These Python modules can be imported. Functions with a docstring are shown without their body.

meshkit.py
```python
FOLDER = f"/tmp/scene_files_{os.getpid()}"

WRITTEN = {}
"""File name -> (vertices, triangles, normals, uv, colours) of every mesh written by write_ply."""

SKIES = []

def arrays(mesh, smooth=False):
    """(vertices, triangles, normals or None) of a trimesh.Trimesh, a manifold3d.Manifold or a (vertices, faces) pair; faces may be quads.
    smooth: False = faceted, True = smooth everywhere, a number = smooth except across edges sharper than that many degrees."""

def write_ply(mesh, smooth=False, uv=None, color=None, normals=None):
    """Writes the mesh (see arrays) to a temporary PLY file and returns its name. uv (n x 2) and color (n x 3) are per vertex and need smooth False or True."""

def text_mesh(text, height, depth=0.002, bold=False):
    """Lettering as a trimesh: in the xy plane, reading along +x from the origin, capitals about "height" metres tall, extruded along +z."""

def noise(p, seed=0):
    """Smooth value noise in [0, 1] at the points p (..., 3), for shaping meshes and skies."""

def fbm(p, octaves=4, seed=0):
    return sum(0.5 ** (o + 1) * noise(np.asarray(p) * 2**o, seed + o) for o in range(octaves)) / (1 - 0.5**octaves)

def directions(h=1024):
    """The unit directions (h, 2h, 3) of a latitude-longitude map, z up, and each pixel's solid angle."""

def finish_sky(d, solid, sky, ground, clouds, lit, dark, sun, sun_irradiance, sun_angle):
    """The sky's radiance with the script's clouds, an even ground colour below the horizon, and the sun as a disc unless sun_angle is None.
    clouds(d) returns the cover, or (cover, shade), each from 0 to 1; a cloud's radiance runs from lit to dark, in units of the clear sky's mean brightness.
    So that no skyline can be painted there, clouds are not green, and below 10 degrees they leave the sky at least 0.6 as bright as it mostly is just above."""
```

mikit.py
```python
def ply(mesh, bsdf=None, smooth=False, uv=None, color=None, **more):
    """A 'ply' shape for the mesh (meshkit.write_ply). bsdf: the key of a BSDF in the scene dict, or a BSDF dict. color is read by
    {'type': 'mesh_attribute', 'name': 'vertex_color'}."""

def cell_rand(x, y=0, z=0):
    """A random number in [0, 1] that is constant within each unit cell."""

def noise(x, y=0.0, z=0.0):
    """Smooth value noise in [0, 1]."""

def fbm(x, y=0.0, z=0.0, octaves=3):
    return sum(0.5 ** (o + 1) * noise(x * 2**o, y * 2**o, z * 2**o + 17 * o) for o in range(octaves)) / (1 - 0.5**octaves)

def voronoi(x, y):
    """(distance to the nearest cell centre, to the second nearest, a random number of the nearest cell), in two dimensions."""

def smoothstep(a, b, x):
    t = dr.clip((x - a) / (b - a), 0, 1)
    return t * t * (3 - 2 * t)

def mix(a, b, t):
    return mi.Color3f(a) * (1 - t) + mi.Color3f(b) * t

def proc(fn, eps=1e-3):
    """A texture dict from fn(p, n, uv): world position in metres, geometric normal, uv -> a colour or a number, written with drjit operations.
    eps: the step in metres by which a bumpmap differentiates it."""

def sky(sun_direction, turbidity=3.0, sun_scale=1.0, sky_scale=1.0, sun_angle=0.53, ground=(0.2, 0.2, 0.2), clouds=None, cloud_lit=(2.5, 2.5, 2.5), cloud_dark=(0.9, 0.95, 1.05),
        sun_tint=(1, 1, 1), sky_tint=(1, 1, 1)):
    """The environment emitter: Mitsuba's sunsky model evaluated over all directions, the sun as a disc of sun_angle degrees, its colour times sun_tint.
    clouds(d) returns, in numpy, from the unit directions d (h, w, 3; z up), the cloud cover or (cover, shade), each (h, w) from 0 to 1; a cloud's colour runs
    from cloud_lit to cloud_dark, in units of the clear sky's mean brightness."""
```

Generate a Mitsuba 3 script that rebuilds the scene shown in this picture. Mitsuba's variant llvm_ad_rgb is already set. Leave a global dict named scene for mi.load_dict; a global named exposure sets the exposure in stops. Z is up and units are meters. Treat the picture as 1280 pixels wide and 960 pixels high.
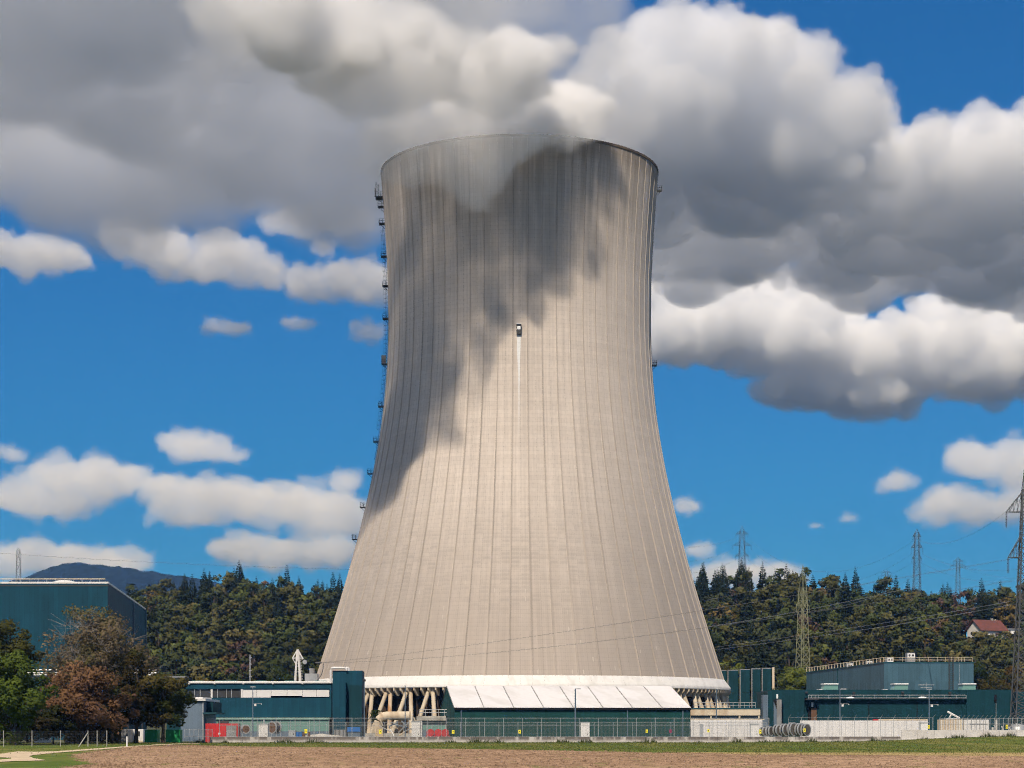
import math, random
import numpy as np, trimesh, drjit as dr, mitsuba as mi, mikit, meshkit
from mikit import proc, noise, fbm, smoothstep, mix, cell_rand

T = mi.ScalarTransform4f
scene, labels = {}, {}
rng = np.random.default_rng(7)
random.seed(7)

# ------------------------------------------------------------------ camera, sun, sky
F, HZ, EYE = 2560.0, 914.0, 2.0           # focal length and horizon row in pixels of a 1280 x 960 picture, eye height in metres
scene['camera'] = {'type': 'perspective', 'fov': 2 * math.degrees(math.atan(640 / F)), 'fov_axis': 'x',
                   'principal_point_offset_y': -(HZ - 480) / 960.0, 'near_clip': 1.0, 'far_clip': 40000.0,
                   'to_world': T().look_at([0, 0, EYE], [0, 100, EYE], [0, 0, 1])}
SUN = np.array([-0.155, -0.70, 0.69]); SUN = SUN / np.linalg.norm(SUN)
exposure = 1.72


def clouds(d):
    """Scattered fair-weather heaps over the rest of the sky, thickened and whitened as fill light; those in view are volumes (below)."""
    az, el = np.degrees(np.arctan2(d[..., 0], d[..., 1])), np.degrees(np.arcsin(np.clip(d[..., 2], -1, 1)))
    n = meshkit.fbm(d * np.array([3.2, 3.2, 5.0]) + 3.3, 6)
    far = np.clip(np.maximum(np.abs(az) - 19, el - 24) / 6, 0, 1)
    return smooth(.44, .56, n) * smooth(2, 7, el) * far, .12 + .6 * smooth(.50, .72, n)


def smooth(a, b, x):
    t = np.clip((x - a) / (b - a), 0, 1)
    return t * t * (3 - 2 * t)


scene['sky'] = mikit.sky(SUN, turbidity=2.2, sky_tint=(.09, .44, .76), sun_tint=(.915, .965, 1.08), clouds=clouds, ground=(.08, .10, .12), cloud_lit=(4.2, 4.0, 3.8), cloud_dark=(1.3, 1.35, 1.5))  # unseen clouds made fuller and brighter to fill the shadows white


def at(px, py, d):
    """The point seen at a pixel of the photograph, d metres ahead."""
    return np.array([(px - 640) / F * d, d, EYE + (HZ - py) / F * d])


def X(px, d): return (px - 640) / F * d
def Z(py, d): return EYE + (HZ - py) / F * d


# ------------------------------------------------------------------ materials
def mat(name, rgb, rough=.6, spec=.3, metallic=0.0, bump=None, scale=1.0, two=True, **kw):
    b = {'type': 'principled', 'base_color': rgb if isinstance(rgb, dict) else {'type': 'rgb', 'value': list(rgb)}, 'roughness': rough, 'specular': spec, 'metallic': metallic, **kw}
    if bump is not None:
        b = {'type': 'bumpmap', 'nested': b, 'arbitrary': bump, 'scale': scale}
    scene[name] = {'type': 'twosided', 'nested': b} if two else b
    return name


TC = np.array([2.0, 545.0])                 # axis of the cooling tower


def shell_colour(p, n, uv):
    u, h = uv.x, uv.y                       # u: bay number around the shell (60 bays), h: metres above ground
    lift = h / 1.05
    lf = lift - dr.floor(lift)
    hl = smoothstep(.10, .0, dr.minimum(lf, 1 - lf))
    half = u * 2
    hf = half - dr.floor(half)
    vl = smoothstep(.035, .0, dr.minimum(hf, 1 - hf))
    fine = u * 10
    ff = fine - dr.floor(fine)
    vf = smoothstep(.10, .0, dr.minimum(ff, 1 - ff))
    panel = cell_rand(dr.floor(half), dr.floor(lift))
    band = cell_rand(1, dr.floor(lift))
    col = mix((.535, .478, .428), (.55, .495, .445), panel)
    col = col * (.97 + .06 * band)
    big = fbm(u * .25, h * .03, 3.0, 4)
    col = col * (.86 + .28 * big)
    grain = .35 * fbm(u * 9, h * 1.3, 9.0, 2) + .65 * fbm(u * 11, h * .05, 2.0, 2)
    col = col * (.84 + .32 * grain)
    # grey growth in the lower third, in streaks along the lifts, heavier between the ribs
    low = smoothstep(22, 34, h) * smoothstep(64, 44, h)
    hcell = dr.floor(half)
    inbay = smoothstep(.0, .22, hf) * smoothstep(1.0, .78, hf)
    bayamt = smoothstep(.15, .9, noise(u * .22, 2.0, 0) * .6 + cell_rand(hcell, 7.0) * .55)
    streak = (.30 + .70 * smoothstep(.42, .0, dr.abs(lf - .3))) * smoothstep(.2, .75, noise(lift * .9, hcell * 3.7 + u * .8, 1.0)) * (.45 + .55 * inbay) * bayamt
    col = mix(col, mi.Color3f(.31, .285, .26), low * streak * .5)
    foot = smoothstep(66, 20, h)
    col = mix(col, mi.Color3f(.345, .30, .262), foot * (.42 + .55 * fbm(u * 3.5, h * .035, 5.5, 3)))
    side = smoothstep(46.3, 51.5, u) + .55 * smoothstep(41.5, 37.5, u)  # both flanks darkened lower down: sunlight falloff painted into the concrete
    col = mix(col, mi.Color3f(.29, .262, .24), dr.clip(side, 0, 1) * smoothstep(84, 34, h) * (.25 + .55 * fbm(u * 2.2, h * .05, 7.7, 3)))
    # damp, brownish grey head with dark runs from the rim
    head = smoothstep(100, 142, h)
    run = fbm(u * 3.2, h * .035, 8.8, 4)
    col = mix(col, mi.Color3f(.34, .305, .265), head * smoothstep(.28, .70, run) * .85)
    col = mix(col, mi.Color3f(.20, .165, .13), smoothstep(143, 149, h + 4 * (run - .5)) * .65)
    # lime runs on some ribs
    bay = dr.floor(half + .5)
    lime = smoothstep(.05, .0, dr.abs(half - bay + .02)) * smoothstep(.52, .6, cell_rand(bay, 5.0)) * smoothstep(.45, .62, noise(bay * 7.7, h * .12)) * smoothstep(60, 100, h)
    col = mix(col, mi.Color3f(.62, .59, .55), lime * .8)
    speck = smoothstep(.93, .99, cell_rand(dr.floor(half), dr.floor(lift), 3.0)) * smoothstep(.08, .0, dr.abs(hf - .5)) * smoothstep(55, 20, h)
    col = mix(col, mi.Color3f(.62, .58, .52), speck * .7)
    # white run below the lamp box
    cu = 44.92
    rw = .05 + .10 * smoothstep(88, 100, h)
    run2 = smoothstep(rw, rw * .7, dr.abs(u - cu + .03 * (noise(h * .2, 3.0, 0) - .5))) * smoothstep(100.7, 100.2, h) * smoothstep(70, 98, h)
    col = mix(col, mi.Color3f(.70, .72, .74), run2 * .9)
    uf = u - dr.floor(u)
    rib_shade = smoothstep(.045, .02, dr.abs(uf - .545)) * (.25 + .75 * noise(u * 2.1, h * .04, 6.0))  # dark line right of each rib: its shade painted onto the shell
    dark = 1 - .30 * rib_shade - .10 * hl - .26 * vl * (.4 + .6 * smoothstep(30, 100, h)) - .09 * vf
    return col * dark


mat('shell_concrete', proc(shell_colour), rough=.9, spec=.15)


def profile():
    """(height, radius) of the shell's outer face."""
    pts = np.array([(15.0, 54.2), (26, 50.7), (38, 47.0), (50, 43.6), (62, 40.6), (75, 37.9), (86, 36.2), (97, 35.2), (108, 34.75), (118, 34.8), (128, 35.2), (138, 35.8), (147, 36.5), (150.2, 36.7)])
    from scipy.interpolate import PchipInterpolator
    return PchipInterpolator(pts[:, 0], pts[:, 1])


PROF = profile()


def lathe(zr, n=240, centre=TC, closed=True, a0=0.0, a1=2 * math.pi):
    """Surface of revolution from (radius, height) rows; the last ring repeats the first so that it can carry uv."""
    zr = np.asarray(zr, float)
    a = np.linspace(a0, a1, n + 1)
    k = len(zr)
    v = np.stack([centre[0] + zr[None, :, 0] * np.cos(a)[:, None], centre[1] + zr[None, :, 0] * np.sin(a)[:, None], np.broadcast_to(zr[None, :, 1], (n + 1, k))], -1).reshape(-1, 3)
    i, j = np.meshgrid(np.arange(n), np.arange(k - 1), indexing='ij')
    q = np.stack([i * k + j, (i + 1) * k + j, (i + 1) * k + j + 1, i * k + j + 1], -1).reshape(-1, 4)
    f = np.vstack([q[:, [0, 1, 2]], q[:, [0, 2, 3]]])
    return v, f, np.repeat(a, k), np.tile(zr[:, 1], n + 1)


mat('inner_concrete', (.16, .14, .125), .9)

# ------------------------------------------------------------------ mesh helpers
def box(x0, x1, y0, y1, z0, z1):
    v = np.array([[x, y, z] for z in (z0, z1) for y in (y0, y1) for x in (x0, x1)], float)
    f = np.array([[0, 2, 3], [0, 3, 1], [4, 5, 7], [4, 7, 6], [0, 1, 5], [0, 5, 4], [2, 6, 7], [2, 7, 3], [0, 4, 6], [0, 6, 2], [1, 3, 7], [1, 7, 5]])
    return v, f


def bar(p, q, r, sides=6, r2=None):
    """A round bar from p to q, capped."""
    p, q = np.asarray(p, float), np.asarray(q, float)
    r2 = r if r2 is None else r2
    t = q - p; t /= np.linalg.norm(t)
    a = np.cross(t, [0, 0, 1.0] if abs(t[2]) < .9 else [1.0, 0, 0]); a /= np.linalg.norm(a); b = np.cross(t, a)
    g = np.arange(sides) * 2 * math.pi / sides
    ring = np.cos(g)[:, None] * a + np.sin(g)[:, None] * b
    v = np.vstack([p + r * ring, q + r2 * ring])
    f = [[i, (i + 1) % sides, sides + (i + 1) % sides] for i in range(sides)] + [[i, sides + (i + 1) % sides, sides + i] for i in range(sides)]
    f += [[0, i + 1, i] for i in range(1, sides - 1)] + [[sides, sides + i, sides + i + 1] for i in range(1, sides - 1)]
    return v, np.array(f)


def tube(pts, r, sides=6):
    pts = np.asarray(pts, float)
    r = np.broadcast_to(r, (len(pts),))
    t = np.gradient(pts, axis=0); t /= np.linalg.norm(t, axis=1, keepdims=True) + 1e-12
    a = np.cross(t, np.where(np.abs(t[:, 2:]) < .9, [0, 0, 1.0], [1.0, 0, 0])); a /= np.linalg.norm(a, axis=1, keepdims=True)
    b = np.cross(t, a)
    g = np.arange(sides) * 2 * math.pi / sides
    v = (pts[:, None] + r[:, None, None] * (np.cos(g)[None, :, None] * a[:, None] + np.sin(g)[None, :, None] * b[:, None])).reshape(-1, 3)
    f = []
    for i in range(len(pts) - 1):
        for j in range(sides):
            k = (j + 1) % sides
            f += [[i * sides + j, i * sides + k, (i + 1) * sides + k], [i * sides + j, (i + 1) * sides + k, (i + 1) * sides + j]]
    e = (len(pts) - 1) * sides
    f += [[0, i + 1, i] for i in range(1, sides - 1)] + [[e, e + i, e + i + 1] for i in range(1, sides - 1)]
    return v, np.array(f)


def join(ms):
    vs, fs, n = [], [], 0
    for v, f in ms:
        v, f = np.asarray(v, float), np.asarray(f)
        if f.shape[1] == 4:
            f = np.vstack([f[:, [0, 1, 2]], f[:, [0, 2, 3]]])
        vs.append(v); fs.append(f + n); n += len(v)
    return np.vstack(vs), np.vstack(fs)


def turn(m, deg, about=(0, 0)):
    v, f = m
    c, s = math.cos(math.radians(deg)), math.sin(math.radians(deg))
    w = np.array(v, float); w[:, :2] -= about
    w = np.stack([c * w[:, 0] - s * w[:, 1], s * w[:, 0] + c * w[:, 1], w[:, 2]], 1); w[:, :2] += about
    return w, f


def shift(m, d):
    return np.asarray(m[0], float) + np.asarray(d, float), m[1]


def prism(outline, y0, y1):
    """Extrude an (x, z) outline along y from y0 to y1."""
    o = np.asarray(outline, float); n = len(o)
    from shapely.geometry import Polygon
    v2, f2 = trimesh.creation.triangulate_polygon(Polygon(o), engine='earcut')
    va = np.array([[a, y0, b] for a, b in v2]); vb = np.array([[a, y1, b] for a, b in v2])
    side = np.array([[a, y, b] for y in (y0, y1) for a, b in o])
    fs = [[i, (i + 1) % n, n + (i + 1) % n] for i in range(n)] + [[i, n + (i + 1) % n, n + i] for i in range(n)]
    m = join([(va, f2[:, ::-1]), (vb, f2), (side, np.array(fs))])
    t = trimesh.Trimesh(*m, process=True); t.fix_normals()
    return np.array(t.vertices), np.array(t.faces)


taken = {}


def name(key):
    """The next free key of this name: street_lamp, street_lamp_001, ..."""
    n = taken.get(key, -1) + 1
    taken[key] = n
    return key if n == 0 else f'{key}_{n:03d}'


def thing(kind, label, category, group=None):
    k = name(kind)
    labels[k] = {'label': label, 'category': category, **({'group': group} if group else {})}
    return k


def part(parent, kind, mesh, bsdf, smooth=False, label=None, stuff=False, **kw):
    k = name(f'{parent}__{kind}')
    scene[k] = mikit.ply(mesh, bsdf, smooth, **kw)
    if label or stuff:
        labels[k] = {**({'label': label} if label else {}), **({'kind': 'stuff'} if stuff else {})}
    return k


def single(kind, label, category, mesh, bsdf, smooth=False, group=None, **kw):
    k = thing(kind, label, category, group)
    scene[k] = mikit.ply(mesh, bsdf, smooth, **kw)
    return k


def structure(kind, mesh, bsdf, smooth=False, **kw):
    k = name(kind)
    scene[k] = mikit.ply(mesh, bsdf, smooth, **kw)
    labels[k] = {'kind': 'structure'}
    return k


def stuff(kind, label, mesh, bsdf, smooth=False, **kw):
    k = name(kind)
    scene[k] = mikit.ply(mesh, bsdf, smooth, **kw)
    labels[k] = {'label': label, 'kind': 'stuff'}
    return k


# ------------------------------------------------------------------ terrain
def sm(a, b, x): return smooth(a, b, np.asarray(x, float))


def wall_z(x):
    return .28 + .10 * sm(30, 44, x) + .78 * sm(46, 74, x) - .05 * sm(-20, -45, x)


def terrain(x, y):
    x, y = np.asarray(x, float), np.asarray(y, float)
    z = wall_z(x) * sm(215, 298, y)
    wob = 3.0 * np.sin(x * .021 + 1) + 2.0 * np.sin(x * .047 + y * .01)
    hill = 46 * sm(560, 850, y) * (1 + .10 * sm(-40, -120, x) - .26 * sm(-95, -185, x) - .04 * sm(60, 220, x)) + wob * sm(600, 800, y)
    hill -= 30 * sm(900, 1500, y)
    return z + hill


def sheet(xs, ys, lift=0.0, rough=0.0, seed=0):
    gx, gy = np.meshgrid(xs, ys)
    z = terrain(gx, gy) + lift
    n, k = gx.shape
    v = np.stack([gx, gy, z], -1).reshape(-1, 3)
    i, j = np.meshgrid(np.arange(n - 1), np.arange(k - 1), indexing='ij')
    q = np.stack([i * k + j, i * k + j + 1, (i + 1) * k + j + 1, (i + 1) * k + j], -1).reshape(-1, 4)
    return v, np.vstack([q[:, [0, 1, 2]], q[:, [0, 2, 3]]])


def ground_colour(p, n, uv):
    g = fbm(p.x * .05, p.y * .05, 0, 3)
    return mix((.040, .050, .030), (.060, .060, .040), g)


mat('ground_soil', proc(ground_colour), .95, .1)
xs = np.concatenate([np.linspace(-6500, -450, 30), np.linspace(-430, 430, 173), np.linspace(450, 6500, 30)])
ys = np.concatenate([np.linspace(-300, 40, 6), np.linspace(60, 320, 66), np.linspace(330, 540, 12), np.linspace(550, 1000, 60), np.linspace(1050, 1600, 14), np.linspace(1800, 9000, 14)])
structure('ground', sheet(xs, ys), 'ground_soil', True)


def grass_colour(p, n, uv):
    a = fbm(p.x * .35, p.y * .06, 1.0, 4)
    b = fbm(p.x * 1.7, p.y * .5, 4.0, 3)
    c = mix((.052, .078, .016), (.095, .10, .028), smoothstep(.3, .75, a))
    c = mix(c, mi.Color3f(.15, .12, .06), smoothstep(.62, .82, a * .6 + b * .4) * .6)
    return c * (.75 + .5 * b)


mat('grass_turf', proc(grass_colour), .95, .1)
xs = np.concatenate([np.linspace(-220, -105, 10), np.linspace(-100, 100, 201), np.linspace(105, 220, 10)])
structure('grass', sheet(xs, np.linspace(70, 312, 200), .06), 'grass_turf', True)


def soil_colour(p, n, uv):
    a = fbm(p.x * .12, p.y * .05, 2.0, 4)
    b = fbm(p.x * 2.2, p.y * .8, 5.0, 4)
    c = mix((.165, .108, .070), (.225, .152, .103), smoothstep(.25, .8, a * .45 + b * .55))
    c = c * (.88 + .24 * fbm(p.x * .015, p.y * .45, 3.0, 3))
    c = mix(c, mi.Color3f(.10, .105, .035), smoothstep(.70, .80, fbm(p.x * .8, p.y * .25, 8.0, 3)) * .6)
    return c * (.72 + .55 * b)


mat('ploughed_soil', proc(soil_colour), .98, .05)


def row_d(py): return EYE * F / (py - HZ)


LEFT = np.array([(933.4, 230), (935.0, 160), (936, 147), (941, 100), (947.5, 70), (956, 92), (962, 60), (1010, -200)], float)
FAR = np.array([(933.4, 230), (935, 300), (936.5, 500), (939, 700), (941.5, 820), (944.5, 960), (947, 1280), (949, 1600), (1010, 2400)], float)
rows = np.exp(np.linspace(math.log(row_d(933.6)), math.log(62), 380))
cols = np.linspace(0, 1, 420)
py = HZ + EYE * F / rows
jag = (meshkit.noise(np.stack([rows * .35, 0 * rows, 0 * rows], -1)) - .5)
xl = (np.interp(py, LEFT[:, 0], LEFT[:, 1]) - 640) / F * rows + jag * 1.2
xr = (np.interp(py, FAR[:, 0], FAR[:, 1]) - 640) / F * rows - jag[::-1] * 2.0
gx = xl[:, None] + (xr - xl)[:, None] * cols[None]
gy = np.repeat(rows[:, None], len(cols), 1) + (meshkit.noise(np.stack([gx * .3, gx * 0, gx * 0], -1)) - .5) * 2.5
pp = np.stack([gx, gy, 0 * gx], -1)
bump = (meshkit.fbm(pp * [2.2, 1.5, 1], 3, seed=2) - .5) * .11 + (meshkit.fbm(pp * .25, 2, seed=5) - .5) * .06
edge = np.minimum.reduce([cols[None] * 12 + 0 * gx, (1 - cols[None]) * 12 + 0 * gx, np.linspace(0, 14, len(rows))[:, None] + 0 * gx])
z = terrain(gx, gy) + .05 + np.clip(edge, 0, 1) * (.07 + bump)
n, k = gx.shape
i, j = np.meshgrid(np.arange(n - 1), np.arange(k - 1), indexing='ij')
q = np.stack([i * k + j, (i + 1) * k + j, (i + 1) * k + j + 1, i * k + j + 1], -1).reshape(-1, 4)
structure('ploughed_field', (np.stack([gx, gy, z], -1).reshape(-1, 3), np.vstack([q[:, [0, 1, 2]], q[:, [0, 2, 3]]])), 'ploughed_soil', True)

# clods and stones lying on the field
m = 26000
r_ = rng.integers(3, len(rows) - 1, m); c_ = rng.random(m)
cx = xl[r_] + (xr - xl)[r_] * (.01 + .98 * c_); cy = rows[r_] + rng.normal(size=m) * .2
s = rng.lognormal(-3.0, .42, m)
tet = np.array([[1, 0, -.3], [-.5, .8, -.3], [-.5, -.8, -.3], [0, .1, .75]])
ang = rng.random(m) * 6.28
rt = np.stack([np.stack([np.cos(ang), -np.sin(ang), 0 * ang], -1), np.stack([np.sin(ang), np.cos(ang), 0 * ang], -1), np.stack([0 * ang, 0 * ang, 1 + 0 * ang], -1)], 1)
v = (np.einsum('nij,kj->nki', rt, tet) * s[:, None, None] + np.stack([cx, cy, terrain(cx, cy) + .12], -1)[:, None]).reshape(-1, 3)
f = (np.array([[0, 1, 3], [1, 2, 3], [2, 0, 3]])[None] + np.arange(m)[:, None, None] * 4).reshape(-1, 3)
stuff('clods', 'brown clods of earth strewn over the ploughed field', (v, f), 'ploughed_soil')


def poly_sheet(pts, lift, key, bsdf):
    """A flat patch on the near ground from corner points (pixel row turned into a distance on level ground)."""
    from shapely.geometry import Polygon
    w = [((px - 640) / F * row_d(py), row_d(py)) for px, py in pts]
    v2, f2 = trimesh.creation.triangulate_polygon(Polygon(w), engine='earcut')
    tm = trimesh.Trimesh(np.column_stack([v2, 0 * v2[:, 0]]), f2).subdivide_to_size(6.0)
    v = np.array(tm.vertices); v[:, 2] = terrain(v[:, 0], v[:, 1]) + lift
    fn = np.array(tm.faces)
    if np.cross(v[fn[0, 1]] - v[fn[0, 0]], v[fn[0, 2]] - v[fn[0, 0]])[2] < 0: fn = fn[:, ::-1]
    return structure(key, (v, fn), bsdf, True)


def track_colour(p, n, uv):
    a = fbm(p.x * 1.1, p.y * .4, 2.0, 4)
    return mix((.27, .22, .155), (.38, .315, .23), a)


mat('track_gravel', proc(track_colour), .95, .1)
poly_sheet([(-60, 946), (0, 943.6), (22, 940.4), (45, 940.9), (72, 940), (110, 937.2), (147, 935.2), (160, 934.4), (190, 933.4), (190, 934.0), (147, 936.1), (110, 938.9), (72, 942), (42, 945), (36, 946.5), (42, 949.2), (57, 951.8), (34, 952.8), (15, 953), (0, 954.2), (-60, 957), (-60, 952), (0, 951), (14, 950), (14, 948.6), (0, 948)], .09, 'dirt_track', 'track_gravel')
poly_sheet([(190, 933.2), (225, 932.2), (250, 931.6), (250, 932.0), (225, 932.8), (190, 933.9)], .10, 'dirt_track', 'track_gravel')


def straw_colour(p, n, uv):
    a = fbm(p.x * .9, p.y * .25, 2.0, 4)
    return mix((.13, .105, .04), (.26, .195, .10), a)


mat('stubble', proc(straw_colour), .95, .1)
poly_sheet([(820, 940.8), (900, 941.4), (960, 941.8), (1280, 942.0), (1500, 942), (1500, 948.5), (1280, 947.4), (960, 944.9), (880, 942.8)], .085, 'stubble_strip', 'stubble')

# blades of grass, longer weeds at the wall's foot
def blades(cx, cy, h, w, z0):
    m = len(cx)
    a = rng.random(m) * math.pi
    dx, dy = np.cos(a) * w, np.sin(a) * w
    lean = rng.normal(size=(m, 2)) * h[:, None] * .35
    base = np.stack([cx, cy, z0], -1)
    v = np.stack([base - np.stack([dx, dy, 0 * a], -1), base + np.stack([dx, dy, 0 * a], -1), base + np.stack([lean[:, 0], lean[:, 1], h], -1)], 1).reshape(-1, 3)
    return v, np.arange(m * 3).reshape(-1, 3)


def tint(m, lo, hi, per=3):
    t = rng.random((m, 1))
    return np.repeat(np.array(lo) * (1 - t) + np.array(hi) * t, per, 0)


mat('leaves', {'type': 'mesh_attribute', 'name': 'vertex_color'}, .8, .15)
m = 60000
cy = 150 + 158 * np.sqrt(rng.random(m)); cx = (rng.random(m) - .5) * .56 * cy
rowp = HZ + EYE * F / cy
xfar = (np.interp(rowp, FAR[:, 0], FAR[:, 1]) - 640) / F * cy
xle = (np.interp(rowp, LEFT[:, 0], LEFT[:, 1]) - 640) / F * cy
keep = ((cx > xfar + .5) | (cx < xle - .3) | (rowp < 933)) & (cy < 300)
trk = (cx < -.19 * cy) & (rowp > 934) & (rng.random(m) < .8)
keep &= ~trk
cx, cy = cx[keep], cy[keep]
h = rng.uniform(.05, .16, len(cx))
stuff('grass_blades', 'short green grass between the field and the wall', blades(cx, cy, h, rng.uniform(.02, .07, len(cx)), terrain(cx, cy) + .05), 'leaves', color=tint(len(cx), (.045, .075, .014), (.12, .12, .035)))
m = 5200
cx = rng.uniform(-48, 82, m); clump = meshkit.noise(np.stack([cx * .55, 0 * cx, 0 * cx], -1), 3)
keep = rng.random(m) < np.clip((clump - .35) * 2, .1, 1)
cx = cx[keep]; cy = rng.uniform(297.6, 299.4, len(cx)); hh_ = np.clip((clump[keep] - .3), .08, 1) * rng.uniform(.5, 1.5, len(cx))
stuff('weeds', 'dark weeds along the foot of the concrete wall', blades(cx, cy, np.minimum(hh_, .95), rng.uniform(.03, .08, len(cx)), terrain(cx, cy) + .04), 'leaves', color=tint(len(cx), (.02, .032, .01), (.06, .075, .022)))

# far mountain: a long wooded ridge
xs = np.linspace(-2600, -300, 130); ys = np.linspace(5600, 7400, 50)
gx, gy = np.meshgrid(xs, ys)
crest = np.interp(gx / gy * F + 640, [-320, -80, 0, 25, 47, 62, 81, 103, 125, 156, 187, 212, 260, 330, 420], [150, 165, 182, 190, 198, 205, 209, 209, 207.5, 204.5, 200, 196, 188, 174, 150]) / F * 6500
crest = crest + (meshkit.fbm(np.stack([gx / 160, gy / 160, 0 * gx], -1), 4) - .5) * 9
prof_y = np.clip(1 - np.abs((gy - 6500) / 900), 0, 1)
gz = crest * smooth(0, 1, prof_y) + (meshkit.fbm(np.stack([gx / 14, gy / 14, 0 * gx], -1), 2, seed=3)) * 12 - 5
n, k = gx.shape
i, j = np.meshgrid(np.arange(n - 1), np.arange(k - 1), indexing='ij')
q = np.stack([i * k + j, i * k + j + 1, (i + 1) * k + j + 1, (i + 1) * k + j], -1).reshape(-1, 4)


def far_wood_colour(p, n, uv):
    a = fbm(p.x * .03, p.y * .03, p.z * .03, 3)
    return mix((.004, .008, .008), (.010, .015, .012), a)


mat('far_wood', proc(far_wood_colour), .95, .05)
structure('mountain', (np.stack([gx, gy, gz], -1).reshape(-1, 3), np.vstack([q[:, [0, 1, 2]], q[:, [0, 2, 3]]])), 'far_wood', False)

# ------------------------------------------------------------------ materials of the plant
def cladding(rgb, pitch=1.0, rib=.25, depth=.22, dirt=.15):
    def f(p, n, uv):
        s = p.x * dr.abs(n.y) + p.y * dr.abs(n.x)
        c = mi.Color3f(*rgb) * (.90 + .2 * cell_rand(dr.floor(s / pitch), dr.floor(p.z / 6.5)))
        a = s / rib; a = a - dr.floor(a)
        b = s / pitch; b = b - dr.floor(b)
        seam = smoothstep(.06, .0, dr.minimum(b, 1 - b))
        c = c * (1 - depth * smoothstep(.5, .75, a) * smoothstep(1.0, .8, a)) * (1 - .25 * seam)
        return c * (1 - dirt * smoothstep(.45, .8, fbm(s * .8, p.z * .25, 3.0, 3)))
    return proc(f)


mat('teal_cladding', cladding((.004, .054, .090)), .6, .18)
mat('teal_green_cladding', cladding((.006, .056, .054)), .6, .2)
mat('dark_teal_cladding', cladding((.003, .040, .055)), .6, .18)
mat('slate_cladding', cladding((.050, .118, .165), 1.2), .5, .35)
mat('blue_grey_cladding', cladding((.12, .17, .23), 1.1), .5, .4)
mat('teal_trim', (.012, .06, .08), .45, .4)


def dirty(rgb, stain, amount=.5, sx=1.2, sz=.5):
    def f(p, n, uv):
        s = p.x + p.y * .37
        a = fbm(s * sx, p.z * sz, 2.0, 4)
        return mix(rgb, stain, amount * smoothstep(.4, .75, a)) * (.96 + .08 * noise(s * 2, p.z * 2, p.y * 2))
    return proc(f)


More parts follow.
